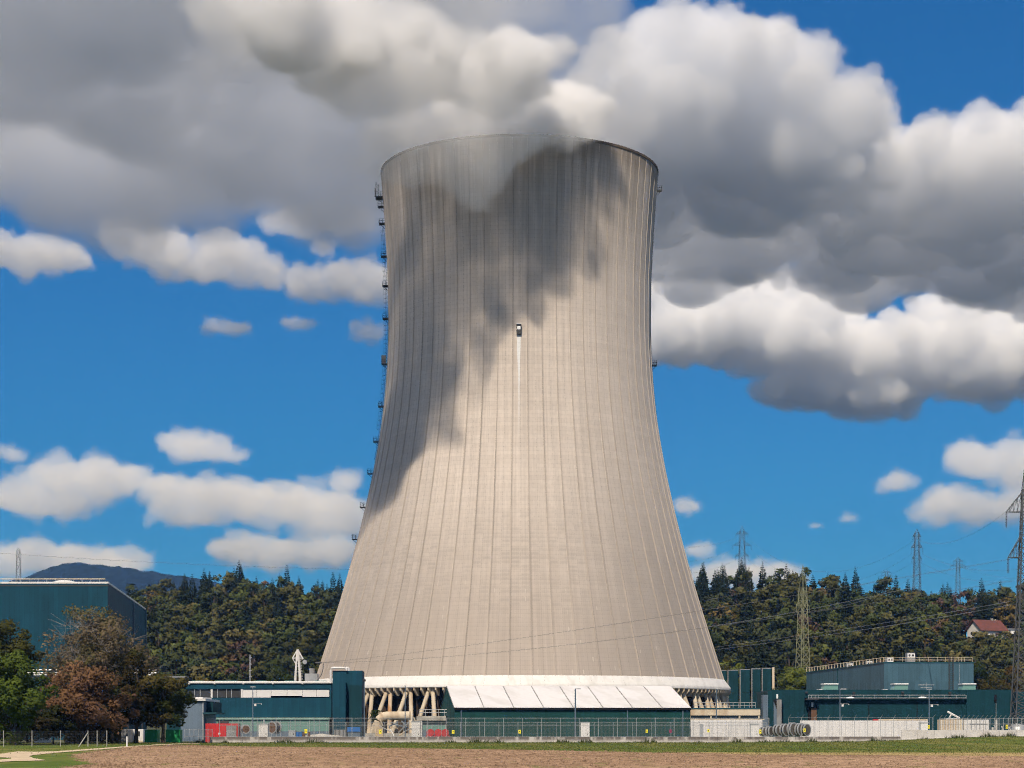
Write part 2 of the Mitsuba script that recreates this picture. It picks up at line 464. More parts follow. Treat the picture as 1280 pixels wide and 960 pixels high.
mat('white_paint', dirty((.64, .64, .645), (.55, .54, .53), .2), .5, .4)
mat('membrane', dirty((.60, .60, .62), (.47, .465, .46), .5, .35, .5), .6, .2)
mat('white_tin', dirty((.68, .68, .675), (.50, .49, .47), .4, .8, .3), .5, .4)
mat('cream_concrete', dirty((.58, .51, .40), (.34, .22, .12), .45, .9, .2), .85, .2)
mat('rusty_concrete', dirty((.55, .45, .33), (.40, .21, .09), .9, .5, .35), .85, .2)
mat('plain_concrete', dirty((.42, .41, .38), (.22, .21, .19), .7), .9, .2)
mat('galvanised', dirty((.44, .46, .48), (.28, .29, .30), .5), .45, .5, .4)
mat('dark_steel', (.035, .038, .042), .5, .4)
mat('grey_steel', dirty((.22, .23, .24), (.12, .11, .10), .5), .5, .5)
mat('black_gap', (.012, .012, .013), .9, .1)
mat('baffle_brown', dirty((.11, .075, .045), (.03, .022, .018), .8, .8, .3), .9, .1)
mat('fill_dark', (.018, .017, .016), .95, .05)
mat('red_paint', dirty((.48, .028, .035), (.30, .03, .03), .4), .45, .4)
mat('blue_paint', (.015, .13, .40), .45, .4)
mat('green_paint', (.01, .22, .065), .45, .4)
mat('yellow_sign', (.75, .66, .04), .5, .4)
mat('magenta_sign', (.35, .03, .12), .5, .4)
mat('red_tile', dirty((.15, .056, .046), (.09, .045, .042), .6, .6, .6), .8, .2)
mat('brown_wood', dirty((.13, .075, .05), (.05, .035, .03), .6), .85, .2)
mat('grey_wood', dirty((.24, .225, .21), (.10, .095, .095), .7), .85, .2)
mat('dark_glass', (.05, .052, .055), .12, .6)
mat('green_glass', (.14, .28, .255), .3, .5)
mat('pylon_steel', dirty((.085, .09, .095), (.05, .05, .05), .6), .6, .4)
mat('pale_green_tin', dirty((.26, .44, .40), (.16, .27, .25), .5), .5, .4)
mat('dark_wood', dirty((.12, .112, .105), (.06, .056, .052), .7), .85, .2)
mat('moss_pylon', dirty((.25, .26, .16), (.15, .155, .10), .6), .7, .3)
mat('far_steel', (.085, .115, .145), .6, .4)
mat('bark', dirty((.075, .06, .045), (.03, .025, .02), .6, 2, .6), .95, .1)
mat('wire', (.16, .16, .155), .6, .4)
mat('lamp_glass', (.75, .78, .80), .3, .5)

# ------------------------------------------------------------------ cooling tower
CT = 'cooling_tower'
labels[CT] = {'label': 'huge hourglass cooling tower of weathered concrete with steam at its rim', 'category': 'cooling tower'}
hs = np.linspace(15, 150.2, 150)
v, f, ang, hh = lathe(np.stack([PROF(hs), hs], 1), 480)
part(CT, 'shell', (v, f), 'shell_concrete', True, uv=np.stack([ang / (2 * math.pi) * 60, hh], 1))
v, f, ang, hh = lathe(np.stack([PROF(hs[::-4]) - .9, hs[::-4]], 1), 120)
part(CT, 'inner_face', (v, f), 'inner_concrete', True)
mat('rim_concrete', dirty((.13, .105, .085), (.07, .058, .048), .8, .3, .2), .9, .1)
r1 = float(PROF(150.2))
v, f, ang, hh = lathe([(r1 - .95, 149.7), (r1 + .18, 149.7), (r1 + .18, 150.3), (r1 - .95, 150.3), (r1 - .95, 149.7)], 240)
part(CT, 'rim', (v, f), 'rim_concrete', 20)


def polar(a, r, z): return np.array([TC[0] + r * math.cos(a), TC[1] + r * math.sin(a), z])


mat('rib_concrete', dirty((.43, .38, .335), (.30, .268, .238), .6, .2, .06), .9, .15)
zz = np.linspace(15.3, 149.5, 60); rr = PROF(zz)
for k in range(60):
    a = (k + .5) / 60 * 2 * math.pi
    t, o = np.array([-math.sin(a), math.cos(a), 0]), np.array([math.cos(a), math.sin(a), 0])
    c = np.stack([TC[0] + 0 * zz, TC[1] + 0 * zz, zz], 1)
    pr = (.24 - .13 * (zz - 15) / 135)[:, None]
    w = (.16 - .05 * (zz - 15) / 135)[:, None]
    rows_ = [c + (rr[:, None] - .15) * o - w * t, c + (rr[:, None] + pr) * o - w * .7 * t, c + (rr[:, None] + pr) * o + w * .7 * t, c + (rr[:, None] - .15) * o + w * t]
    vv = np.stack(rows_, 1).reshape(-1, 3)
    ff = []
    for i in range(len(zz) - 1):
        for j in range(3):
            p0 = i * 4 + j
            ff += [[p0, p0 + 1, p0 + 5], [p0, p0 + 5, p0 + 4]]
    part(CT, 'rib', (vv, np.array(ff)), 'rib_concrete')

# white sheet-metal collar below the shell, corbels under it
col = [(54.0, 15.45), (54.3, 15.4), (55.75, 13.55), (56.0, 13.1), (56.0, 12.65), (55.8, 12.45), (55.3, 12.5), (53.6, 12.75)]
NP = 120
for k in range(NP):
    a0, a1 = k / NP * 2 * math.pi, (k + .996) / NP * 2 * math.pi
    if math.sin((a0 + a1) / 2) > .45:
        continue
    v, f, ang, hh = lathe(col, 3, a0=a0, a1=a1)
    part(CT, 'collar_panel', (v, f), 'white_tin', 40)
v, f, ang, hh = lathe([(53.3, 12.8), (54.6, 12.62), (55.2, 12.62), (55.2, 12.9)], 200)
part(CT, 'collar_soffit', (v, f), 'plain_concrete', 30)
NB = 180
for k in range(NB):
    a = (k + .3) / NB * 2 * math.pi
    if math.sin(a) > .12:
        continue
    o, t = np.array([math.cos(a), math.sin(a), 0]), np.array([-math.sin(a), math.cos(a), 0])
    b = np.array([TC[0], TC[1], 0])
    vv = []
    for s in (-.17, .17):
        for r, z in ((53.6, 12.7), (55.98, 12.55), (55.95, 11.9), (54.5, 10.6), (53.6, 10.6)):
            vv.append(b + r * o + s * t + np.array([0, 0, z]))
    ff = [[0, 1, 2], [0, 2, 3], [0, 3, 4], [5, 7, 6], [5, 8, 7], [5, 9, 8]]
    for i in range(5):
        j = (i + 1) % 5
        ff += [[i, 5 + i, 5 + j], [i, 5 + j, j]]
    part(CT, 'corbel', (np.array(vv), np.array(ff)), 'cream_concrete')
NV = 56
for k in range(NV):
    a = (k + .35) / NV * 2 * math.pi
    if math.sin(a) > .35:
        continue
    for s in (-1, 1):
        top = polar(a + s * .006, 54.0, 12.9)
        bot = polar(a + s * math.pi / NV * .95, 58.0, .2)
        part(CT, 'column', bar(bot, top, .56, 12, .5), 'rusty_concrete' if k % 3 == 0 and s > 0 else 'cream_concrete', 40)
    node = polar(a, 53.9, 12.75)
    part(CT, 'column_head', shift(turn(box(-.55, .55, -.45, .45, -.5, .3), math.degrees(a) + 90), node), 'cream_concrete')
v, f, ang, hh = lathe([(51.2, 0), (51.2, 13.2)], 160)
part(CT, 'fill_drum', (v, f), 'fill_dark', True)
for k in range(120):
    a = (k + .5) / 120 * 2 * math.pi
    if math.sin(a) > .1:
        continue
    part(CT, 'baffle', shift(turn(box(-.75, .75, -.22, .22, 0, 12.2 - 1.5 * rng.random()), math.degrees(a)), [*polar(a, 51.9, 0)[:2], 0]), 'baffle_brown')
v, f, ang, hh = lathe([(59.4, 0), (59.4, 1.5), (58.9, 1.5), (58.9, 0)], 160)
part(CT, 'basin_wall', (v, f), 'plain_concrete', 30)

# ladder with cage and landings on the left flank
la = math.radians(182.5)
o, t = np.array([math.cos(la), math.sin(la), 0]), np.array([-math.sin(la), math.cos(la), 0])
lz = np.linspace(74, 136, 90)
rail = [tube([polar(la, float(PROF(z)) + .42, z) + s * .32 * t for z in lz], .055, 4) for s in (-1, 1)]
part(CT, 'ladder', join(rail + [bar(polar(la, float(PROF(z)) + .42, z) - .32 * t, polar(la, float(PROF(z)) + .42, z) + .32 * t, .035, 4) for z in np.arange(74, 136, .6)]), 'dark_steel', label='dark caged ladder climbing the left flank', stuff=True)
hoops = []
for z in np.arange(82, 136, 1.2):
    c = polar(la, float(PROF(z)) + .45, z)
    hoops.append(tube([c + .42 * math.cos(g) * t + (.05 + .75 * math.sin(g)) * o for g in np.linspace(0, math.pi, 7)], .035, 4))
for g in (.4, 1.57, 2.7):
    hoops.append(tube([polar(la, float(PROF(z)) + .45, z) + .42 * math.cos(g) * t + (.05 + .75 * math.sin(g)) * o for z in lz[12:]], .025, 4))
part(CT, 'ladder_cage', join(hoops), 'dark_steel', stuff=True)


def landing(z, a, w=1.3, h=1.1, depth=1.5, bsdf='dark_steel'):
    r = float(PROF(z)) + .1
    o, t = np.array([math.cos(a), math.sin(a), 0]), np.array([-math.sin(a), math.cos(a), 0])
    ms = [turn(box(0, depth, -w, w, -.1, 0), math.degrees(a))]
    for x, s in ((depth, -w), (depth, w), (depth, 0), (.6, -w), (.6, w)):
        q = o * (x - .04) + t * s
        ms.append(bar(q, q + [0, 0, h], .045, 4))
    for hz in (.55, 1.1):
        c = [o * .1 - t * w, o * (depth - .04) - t * w, o * (depth - .04) + t * w, o * .1 + t * w]
        ms += [bar(c[i] + [0, 0, hz], c[i + 1] + [0, 0, hz], .04, 4) for i in range(3)]
    ms.append(bar(o * (depth - .1), o * .0 + np.array([0, 0, -1.3]), .06, 4))
    base = np.array([TC[0], TC[1], 0]) + o * r + np.array([0, 0, z])
    return part(CT, 'landing', shift(join(ms), base), bsdf)


def zside(py): return EYE + (HZ - py) / F * 543


for py_ in (258, 279, 320, 357, 398, 455, 508, 552, 592, 634, 674):
    landing(zside(py_), la)
landing(zside(247), la, 2.1, 1.3, 1.9)
b = polar(la, float(PROF(140)) + 1.0, zside(247))
part(CT, 'aerial', join([bar(b + .6 * o, b + .6 * o + [0, 0, 3.6], .13, 6), bar(b + 1.2 * o - .8 * t, b + 1.2 * o - .8 * t + [0, 0, 4.4], .11, 6), bar(b + 1.3 * o + t, b + 1.3 * o + t + [0, 0, 2.2], .2, 6)]), 'grey_steel')
b = polar(la, float(PROF(zside(454))) + .3, zside(455))
part(CT, 'equipment_cabin', shift(turn(box(.1, 1.35, -.8, .8, .1, 2.3), math.degrees(la)), b), 'grey_steel')
ra = math.radians(-1.5)
for py_ in (237, 456):
    landing(zside(py_), ra, 1.2, 1.2, 1.3)
b = polar(ra, float(PROF(139)) + .7, zside(237))
part(CT, 'aerial', join([bar(b + [0, s, 0], b + [0, s, 3.4], .05, 5) for s in (-.8, 0, .7)]), 'galvanised')
# aviation light box high on the face, above the lime run
fa = math.radians(269.52)
b = polar(fa, float(PROF(102)), 0)
bx = part(CT, 'light_box', shift(box(-.62, .62, -.75, .1, 0, 2.4), [b[0], b[1], 100.8]), 'dark_steel')
part(bx, 'lamp', shift(box(-.42, .42, -.86, -.752, 1.15, 1.95), [b[0], b[1], 100.8]), 'lamp_glass')
part(bx, 'hood', shift(box(-.62, .62, -1.05, .1, 2.403, 2.55), [b[0], b[1], 100.8]), 'galvanised')

# ------------------------------------------------------------------ buildings
def wall_panels(parent, kind, x0, x1, y, z0, z1, step, bsdf, gap=.03, proud=.06):
    n = max(1, round((x1 - x0) / step)); w = (x1 - x0) / n
    for i in range(n):
        part(parent, kind, box(x0 + i * w + gap / 2, x0 + (i + 1) * w - gap / 2, y - proud, y, z0, z1), bsdf)


# storage hall with a white membrane roof, turned a few degrees
d0 = 402.0
HX0, HX1 = X(568, d0), X(862.5, d0)
EZ, RZ = Z(885, d0), Z(857.5, d0 * 1.058)
rot, ab = 5.6, (X(568, d0), d0)
def R(m): return turn(m, rot, ab)
L = (HX1 - HX0) / math.cos(math.radians(rot)) * 1.012
hall = thing('storage_hall', 'long green storage hall with a white sloping roof in front of the cooling tower', 'hall')
part(hall, 'wall', R(prism([(HX0 + .05, 0), (HX0 + L - .05, 0), (HX0 + L - .05, EZ), (HX0 + .05, EZ)], d0 + .2, d0 + 45)), 'teal_green_cladding')
for s in (0, 1):
    x = HX0 + .05 + s * (L - .1)
    v = np.array([[x, d0 + .2, EZ], [x, d0 + 23.2, RZ - .05], [x, d0 + 45, EZ]])
    part(hall, 'gable', R((np.vstack([v, v + [.12 * (1 - 2 * s), 0, 0]]), np.array([[0, 1, 2], [3, 5, 4], [0, 3, 4], [0, 4, 1], [1, 4, 5], [1, 5, 2]]))), 'teal_green_cladding')
roof = part(hall, 'roof', R(join([(np.array([[HX0 - .1, d0 - .35, EZ], [HX0 + L + .1, d0 - .35, EZ], [HX0 + L + .1, d0 + 23.2, RZ], [HX0 - .1, d0 + 23.2, RZ], [HX0 - .1, d0 + 45.5, EZ], [HX0 + L + .1, d0 + 45.5, EZ]]), np.array([[0, 1, 2], [0, 2, 3], [3, 2, 5], [3, 5, 4]]))])), 'grey_steel')
NS = 8
for i in range(NS):
    x0, x1 = HX0 - .1 + i * (L + .2) / NS + .10, HX0 - .1 + (i + 1) * (L + .2) / NS - .10
    k = 7
    gx = np.linspace(x0, x1, k); sag = -.10 * np.sin(np.linspace(0, math.pi, k))
    rows_ = []
    for tt in np.linspace(0, 1, 6):
        rows_.append(np.stack([gx, 0 * gx + d0 - .38 + tt * 23.5, EZ + .10 + tt * (RZ - EZ) + sag * math.sin(math.pi * min(1, tt * 1.2 + .1))], 1))
    gv = np.vstack(rows_)
    q = [[a * k + b_, a * k + b_ + 1, (a + 1) * k + b_ + 1, (a + 1) * k + b_] for a in range(5) for b_ in range(k - 1)]
    part(roof, 'membrane', R((gv, np.array([x for qq in q for x in ([qq[0], qq[1], qq[2]], [qq[0], qq[2], qq[3]])]))), 'membrane', True)
part(hall, 'eave_beam', R(box(HX0, HX0 + L, d0 - .3, d0 + .19, EZ - .35, EZ - .02)), 'black_gap')
for px_ in (576.5, 783, 852.5):
    x = HX0 + (px_ - 568) / (862.5 - 568) * L
    part(hall, 'downpipe', R(bar((x, d0 - .02, 0), (x, d0 - .02, EZ - .4), .11, 8)), 'blue_grey_cladding', 40)

# pump building: long teal block left of the tower
d0 = 385.0
def bx(px0, px1, py0, py1, y0, y1): return box(X(px0, d0), X(px1, d0), y0, y1, Z(py1, d0) if py1 else -.2, Z(py0, d0))
pump = thing('plant_building', 'long low teal plant building with a white window band, left of the tower foot', 'building')
part(pump, 'wall', bx(233, 413.5, 854, None, d0 + 2.5, d0 + 34), 'teal_cladding')
part(pump, 'fascia', bx(232, 414, 853.2, 861, d0 + .5, d0 + 2.49), 'teal_cladding')
part(pump, 'lower_wall', bx(232, 414, 872.2, 896.5, d0 + .5, d0 + 2.49), 'teal_cladding')
part(pump, 'end_wall', bx(411.3, 414, 861.05, 872.15, d0 + .5, d0 + 2.49), 'teal_cladding')
part(pump, 'parapet_pipe', bar((X(233.5, d0), d0 + .3, Z(853, d0)), (X(414, d0), d0 + .3, Z(853, d0)), .22, 8), 'white_paint', 40)
for px_ in (236, 268, 304, 341, 378):
    part(pump, 'pipe_bracket', bx(px_ - .8, px_ + .8, 852.3, 855.2, d0 + .02, d0 + .5), 'white_paint')
for px_ in (243, 272, 286, 322, 360, 398):
    part(pump, 'roof_light', bx(px_ - 7, px_ + 7, 850.2, 853.9, d0 + 4, d0 + 7), 'green_glass')
for a, b in ((233, 242), (243, 249), (250, 262.5), (265.5, 270.5), (271.5, 281.5), (283, 288), (289, 300.5)):
    w = part(pump, 'window', bx(a, b, 861.3, 871.8, d0 + .9, d0 + 1.0), 'dark_glass')
for a in (242.5, 249.5, 271, 282.3, 288.5):
    part(pump, 'mullion', bx(a - .35, a + .35, 861.1, 872.1, d0 + .7, d0 + 1.1), 'galvanised')
for a in (264, 301.7):
    part(pump, 'pilaster', bx(a - 1.1, a + 1.1, 861.1, 872.1, d0 + .6, d0 + 1.2), 'white_paint')
for a, b, z1 in ((303, 319.5, 871.9), (319.9, 338, 871.9), (338.4, 358, 869.9), (358.4, 377, 869.9), (377.4, 395, 871.0), (395.4, 411, 871.0)):
    part(pump, 'white_panel', bx(a, b, 861.3, z1, d0 + .75, d0 + .9), 'white_paint')
part(pump, 'panel_backing', bx(303, 411, 861.2, 872.1, d0 + 1.2, d0 + 1.4), 'black_gap')
gl = part(pump, 'glazed_front', bx(268, 412, 899.5, 914, d0 - 1.2, d0 - 1.1), 'green_glass')
for i, px_ in enumerate(np.linspace(268, 412, 13)):
    part(gl, 'mullion', bx(px_ - .3, px_ + .3, 899.45, 921, d0 - 1.35, d0 - 1.05), 'galvanised')
part(gl, 'canopy', bx(266, 413, 897.2, 899.4, d0 - 1.6, d0 + .45), 'pale_green_tin')
part(gl, 'plinth', bx(268, 412, 914.05, None, d0 - 1.3, d0 - 1.0), 'blue_grey_cladding')
for a, b in ((396, 400.5), (402, 408)):
    part(pump, 'vent', bx(a, b, 897, 899.4, d0 + .05, d0 + .19), 'black_gap')

d0 = 380.0
cube = thing('stair_tower', 'tall dark teal block with a white pipe loop on top, beside the tower foot', 'building')
part(cube, 'wall', bx(413.8, 451.5, 837.8, None, d0 + 3, d0 + 8), 'teal_cladding')
part(cube, 'front_shaft', bx(416, 432, 853.3, None, d0, d0 + 2.99), 'teal_cladding')
part(cube, 'side_shaft', bx(436, 452, 856.5, None, d0 + .8, d0 + 2.99), 'dark_teal_cladding')
zt, zb = Z(834.3, d0), Z(852, d0)
part(cube, 'pipe_loop', tube([(X(412, d0), d0 + 2.5, zb), (X(412, d0), d0 + 2.5, zt - .5), (X(412.8, d0), d0 + 2.5, zt - .1), (X(414, d0), d0 + 2.5, zt), (X(430, d0), d0 + 2.5, zt), (X(431.5, d0), d0 + 2.5, zt - .2), (X(432, d0), d0 + 2.5, Z(837.7, d0))], .2, 8), 'white_paint', 40)
part(cube, 'pipe_loop', tube([(X(430.5, d0), d0 + 4, zt + .05), (X(433.5, d0), d0 + 4, zt + .05), (X(434, d0), d0 + 4, zt - .2), (X(434, d0), d0 + 4, Z(837.7, d0))], .2, 8), 'white_paint', 40)

d0 = 360.0
kiosk = thing('switch_house', 'small blue grey building with a flat pale roof beside the dark trees', 'building')
part(kiosk, 'wall', bx(226, 253.8, 876.5, None, d0, d0 + 16), 'blue_grey_cladding')
part(kiosk, 'roof', bx(225, 257.5, 873.3, 876.2, d0 - .5, d0 + 17), 'white_tin')
part(kiosk, 'upper_roof', bx(228, 250, 871, 873.0, d0 + 3, d0 + 14), 'white_tin')
part(kiosk, 'recess', bx(254, 262, 877, 891, d0 + 4, d0 + 15), 'dark_teal_cladding')
part(kiosk, 'canopy', bx(253.9, 271, 890.5, 892.3, d0 - .3, d0 + 10), 'teal_trim')
part(kiosk, 'door', bx(254.5, 265.5, 897.5, None, d0 + 3.5, d0 + 3.99), 'white_paint')
part(kiosk, 'corner_post', bx(253.3, 254.4, 876.6, None, d0 - .12, d0 - .01), 'galvanised')

# turbine hall at the left edge
d0, d1 = 420.0, 510.0
xa, xb, xl_ = X(135, d0), X(181.5, d1), X(-90, d0)
zt = Z(729.5, d0)
turb = thing('turbine_hall', 'big windowless teal hall towering behind the trees at the left edge', 'building')
def slab(p, z0, z1):
    p = np.asarray(p, float); n_ = len(p)
    v = np.vstack([np.column_stack([p, np.full(n_, z0)]), np.column_stack([p, np.full(n_, z1)])])
    f = [[i, (i + 1) % n_, n_ + (i + 1) % n_] for i in range(n_)] + [[i, n_ + (i + 1) % n_, n_ + i] for i in range(n_)] + [[0, i + 1, i] for i in range(1, n_ - 1)] + [[n_, n_ + i, n_ + i + 1] for i in range(1, n_ - 1)]
    return v, np.array(f)
part(turb, 'wall', slab([(xl_, d0), (xa, d0), (xb, d1), (xl_ - 9, d1)], 0, zt), 'teal_cladding')
part(turb, 'parapet', slab([(xl_, d0 - .15), (xa + .12, d0 - .15), (xb + .15, d1), (xb - .5, d1), (xa - .4, d0 + .5), (xl_, d0 + .5)], zt + .003, zt + .35), 'white_tin')
part(turb, 'drip_edge', box(xl_, xa + .1, d0 - .1, d0 - .004, zt - .55, zt - .3), 'dark_steel')
rl = part(turb, 'roof_rail', join([bar((xl_, d0 + 1.2, zt + 1.05), (xa - .8, d0 + 1.2, zt + 1.05), .11, 6)]), 'cream_concrete')
for px_ in np.arange(2, 134, 11):
    part(rl, 'post', bar((X(px_, d0), d0 + 1.2, zt + .35), (X(px_, d0), d0 + 1.2, zt + 1.05), .05, 5), 'galvanised')
dm = trimesh.creation.icosphere(3); dm.apply_scale([3.0, 3.0, 1.1]); dm.apply_translation([X(80.5, d0 + 8), d0 + 8, zt + .2])
part(turb, 'roof_dome', (dm.vertices, dm.faces), 'white_paint', True)
part(turb, 'downpipe', bar((xa + (xb - xa) * .62 + .2, d0 + 90 * .62, 0), (xa + (xb - xa) * .62 + .2, d0 + 90 * .62, zt - .2), .16, 6), 'blue_grey_cladding')
part(turb, 'corner_trim', bar((xb + .1, d1 + .1, 0), (xb + .1, d1 + .1, zt - .1), .3, 6), 'slate_cladding')

# pipe bridge in front of the turbine hall
d0 = 400.0
pb = thing('pipe_bridge', 'pale pipe bridge running behind the trees below the teal hall', 'pipe bridge')
for py_, r in ((837.6, .16), (841.4, .2), (843.8, .1)):
    part(pb, 'pipe', bar((X(-30, d0), d0, Z(py_, d0)), (X(196, d0), d0, Z(py_, d0)), r, 8), 'galvanised', 40)
for px_ in np.arange(2, 198, 17.5):
    part(pb, 'trestle', bx(px_ - .5, px_ + .5, 836, None, d0 + .5, d0 + .9), 'dark_steel')
part(pb, 'deck', bx(-30, 232, 845.2, 847.0, d0 + .36, d0 + 4), 'grey_steel')
sh = thing('valve_house', 'small bright blue teal cabin at the end of the pipe bridge', 'building')
part(sh, 'wall', bx(208, 232, 848, 871, d0 - 1, d0 + .3), 'teal_cladding')
part(sh, 'base', bx(209, 231, 871.05, None, d0 - .7, d0 + .3), 'dark_teal_cladding')
part(sh, 'side_roof', prism([(X(205, d0), Z(847.8, d0)), (X(232.5, d0), Z(856, d0)), (X(232.5, d0), Z(857.2, d0)), (X(205, d0), Z(849, d0))], d0 - 2.5, d0 - 1.01), 'slate_cladding')

# tall screen wall of teal panels right of the tower
p0, p1 = at(897, 838.6, 566), at(968.3, 834.6, 552)
nw = thing('screen_wall', 'tall screen of teal panels between pale posts, right of the tower foot', 'wall')
ts = [(901 - 897) / 71.3, (910 - 897) / 71.3, (925.5 - 897) / 71.3, (940 - 897) / 71.3, (953 - 897) / 71.3, (966.5 - 897) / 71.3]
for i, t0 in enumerate(ts):
    q = p0 + (p1 - p0) * t0
    w = .2 if i < 5 else .45
    part(nw, 'post', box(q[0] - w / 1.6, q[0] + w / 1.6, q[1] - .5, q[1] + .3, 0, q[2] + .15), 'cream_concrete' if i == 5 else 'grey_steel')
    if i < 5:
        e = p0 + (p1 - p0) * ts[i + 1]
        for j in range(3):
            z0, z1 = q[2] * j / 3 + .05, q[2] * (j + 1) / 3 - .05
            part(nw, 'panel', box(q[0] + .16, e[0] - .16, q[1] - .05, q[1] + .15, z0, z1), 'dark_teal_cladding')
        part(nw, 'top_rail', box(q[0] + .16, e[0] - .16, q[1] - .15, q[1] + .25, q[2] - .05 + .003, q[2] + .12), 'galvanised')

# service building on the right, cream parapet and strip windows
d0 = 415.0
sv = thing('service_building', 'low service building with a cream parapet above a strip of dark windows', 'building')
part(sv, 'wall', bx(863.5, 950, 898.5, None, d0 + .4, d0 + 9), 'white_tin')
part(sv, 'parapet', bx(863.3, 950.3, 886.3, 894.2, d0, d0 + 9.3), 'cream_concrete')
part(sv, 'roof_edge', bx(863.2, 950.4, 885.0, 886.2, d0 - .15, d0 + 9.4), 'teal_trim')
for a, b in ((864, 888), (889.8, 923.5), (925.7, 947.6)):
    part(sv, 'window', bx(a, b, 894.3, 898.4, d0 + .8, d0 + .9), 'dark_glass')
for a in (888.9, 924.6, 948.9):
    part(sv, 'pillar', bx(a - .9, a + .9, 894.25, 898.45, d0 + .2, d0 + .75), 'cream_concrete')
rl = part(sv, 'railing', bar((X(868, d0), d0 + 1, Z(878.2, d0)), (X(945, d0), d0 + 1, Z(878.2, d0)), .06, 5), 'galvanised')
part(rl, 'mid_rail', bar((X(868, d0), d0 + 1, Z(881.5, d0)), (X(945, d0), d0 + 1, Z(881.5, d0)), .05, 5), 'galvanised')
for px_ in np.linspace(868, 945, 12):
    part(rl, 'post', bar((X(px_, d0), d0 + 1, Z(885, d0)), (X(px_, d0), d0 + 1, Z(878.2, d0)), .05, 5), 'galvanised')

# workshop: the lower teal block on the right
d0 = 420.0
ws = thing('workshop_building', 'long low dark teal workshop with a thin railing along its front', 'building')
zt = Z(862.2, d0)
part(ws, 'wall', prism([(X(965, d0), -.2), (X(965, d0), zt), (X(1265, d0), zt), (X(1265, d0), -.2)], d0 + 1.2, d0 + 26), 'dark_teal_cladding')
part(ws, 'front', bx(975.2, 1005.5, 862.2, None, d0, d0 + 1.19), 'dark_teal_cladding')
part(ws, 'front', bx(1005.6, 1022, 862.2, 872, d0, d0 + 1.19), 'dark_teal_cladding')
part(ws, 'front', bx(1022.1, 1208, 862.2, 872.3, d0 + .3, d0 + 1.19), 'dark_teal_cladding')
part(ws, 'front', bx(1022.1, 1208, 872.8, None, d0 + .5, d0 + 1.19), 'dark_teal_cladding')
part(ws, 'front', bx(1208.1, 1265, 862.2, None, d0, d0 + 1.19), 'dark_teal_cladding')
part(ws, 'entrance_block', bx(957.5, 975.1, 864, None, d0 - 3, d0 + 1.19), 'dark_teal_cladding')
part(ws, 'corner_column', bx(951, 957.4, 869, None, d0 - 3.5, d0 - 1), 'blue_grey_cladding')
dr1 = part(ws, 'gateway', bx(964.6, 974.6, 874.4, None, d0 - 3.06, d0 - 3.003), 'black_gap')
part(dr1, 'jamb', bx(968.4, 974.4, 874.8, None, d0 - 3.3, d0 - 3.063), 'grey_steel')
part(dr1, 'door_leaf', prism([(X(964.7, d0), -.1), (X(968.3, d0), -.1), (X(968.3, d0), Z(887, d0)), (X(964.7, d0), Z(877, d0))], d0 - 3.2, d0 - 3.07), 'blue_grey_cladding')
part(ws, 'wall_lamp', bx(967.9, 970, 868, 873.5, d0 - 3.3, d0 - 3.003), 'lamp_glass')
dr2 = part(ws, 'gateway', bx(1011, 1021.8, 884, None, d0 + .9, d0 + 1.19), 'black_gap')
part(dr2, 'jamb', bx(1014.5, 1021.6, 885, None, d0 + .6, d0 + .88), 'brown_wood')
part(ws, 'wall_lamp', bx(1015, 1017.2, 878, 883.3, d0 + .7, d0 + 1.19), 'lamp_glass')
part(ws, 'awning', bx(1006, 1022, 873.5, 875.0, d0 - 1.5, d0 + 1.19), 'dark_steel')
rl = part(ws, 'railing', join([bar((X(1010, d0), d0 - .5, Z(py_, d0)), (X(1207, d0), d0 - .5, Z(py_, d0)), .05, 5) for py_ in (869.0, 872.6)]), 'galvanised', stuff=True)
for px_ in [1010, 1014, 1018.5, 1023, *np.arange(1035, 1207, 14.5), 1207]:
    part(rl, 'post', bar((X(px_, d0), d0 - .5, Z(873.5, d0)), (X(px_, d0), d0 - .5, Z(868.8, d0)), .055, 5), 'galvanised')
part(ws, 'walkway', bx(1009, 1207.8, 873.1, 873.6, d0 - .7, d0 + .28), 'dark_steel')
for a, b in ((1033, 1050.5), (1121.5, 1138.5), (1207.5, 1223.8)):
    m_ = part(ws, 'roof_vent', prism([(X(a - 1.5, d0), zt + .003), (X(b, d0), zt + .003), (X(b, d0), Z(855.2, d0)), (X(a + 1, d0), Z(855.2, d0))], d0 + 3, d0 + 7), 'green_glass')
    part(m_, 'cover', bx(a - .6, b + .4, 853.6, 855.15, d0 + 2.7, d0 + 7.2), 'lamp_glass')
part(ws, 'skylight', bx(1024, 1030, 861.3, 862.0, d0 + 2, d0 + 4), 'white_tin')
part(ws, 'skylight', bx(1106, 1112, 861.3, 862.0, d0 + 2, d0 + 4), 'white_tin')
for px_, py_ in ((1008, 865.5), (1187, 866), (1067, 866), (1128, 865.5)):
    part(ws, 'floodlight', bx(px_ - 1.6, px_ + 1.6, py_ - 1.2, py_ + 1.2, d0 - .5, d0 - .004), 'dark_steel')
part(ws, 'wall_lantern', bx(1242.5, 1245.5, 868.5, 877, d0 - .4, d0 - .004), 'black_gap')
part(ws, 'conduit', bar((X(1245, d0), d0 - .06, 0), (X(1245, d0), d0 - .06, Z(876, d0)), .05, 5), 'grey_steel')
for px_ in (1086.5, 1147):
    part(ws, 'door_seam', bx(px_ - .5, px_ + .5, 877, None, d0 + .44, d0 + .497), 'black_gap')

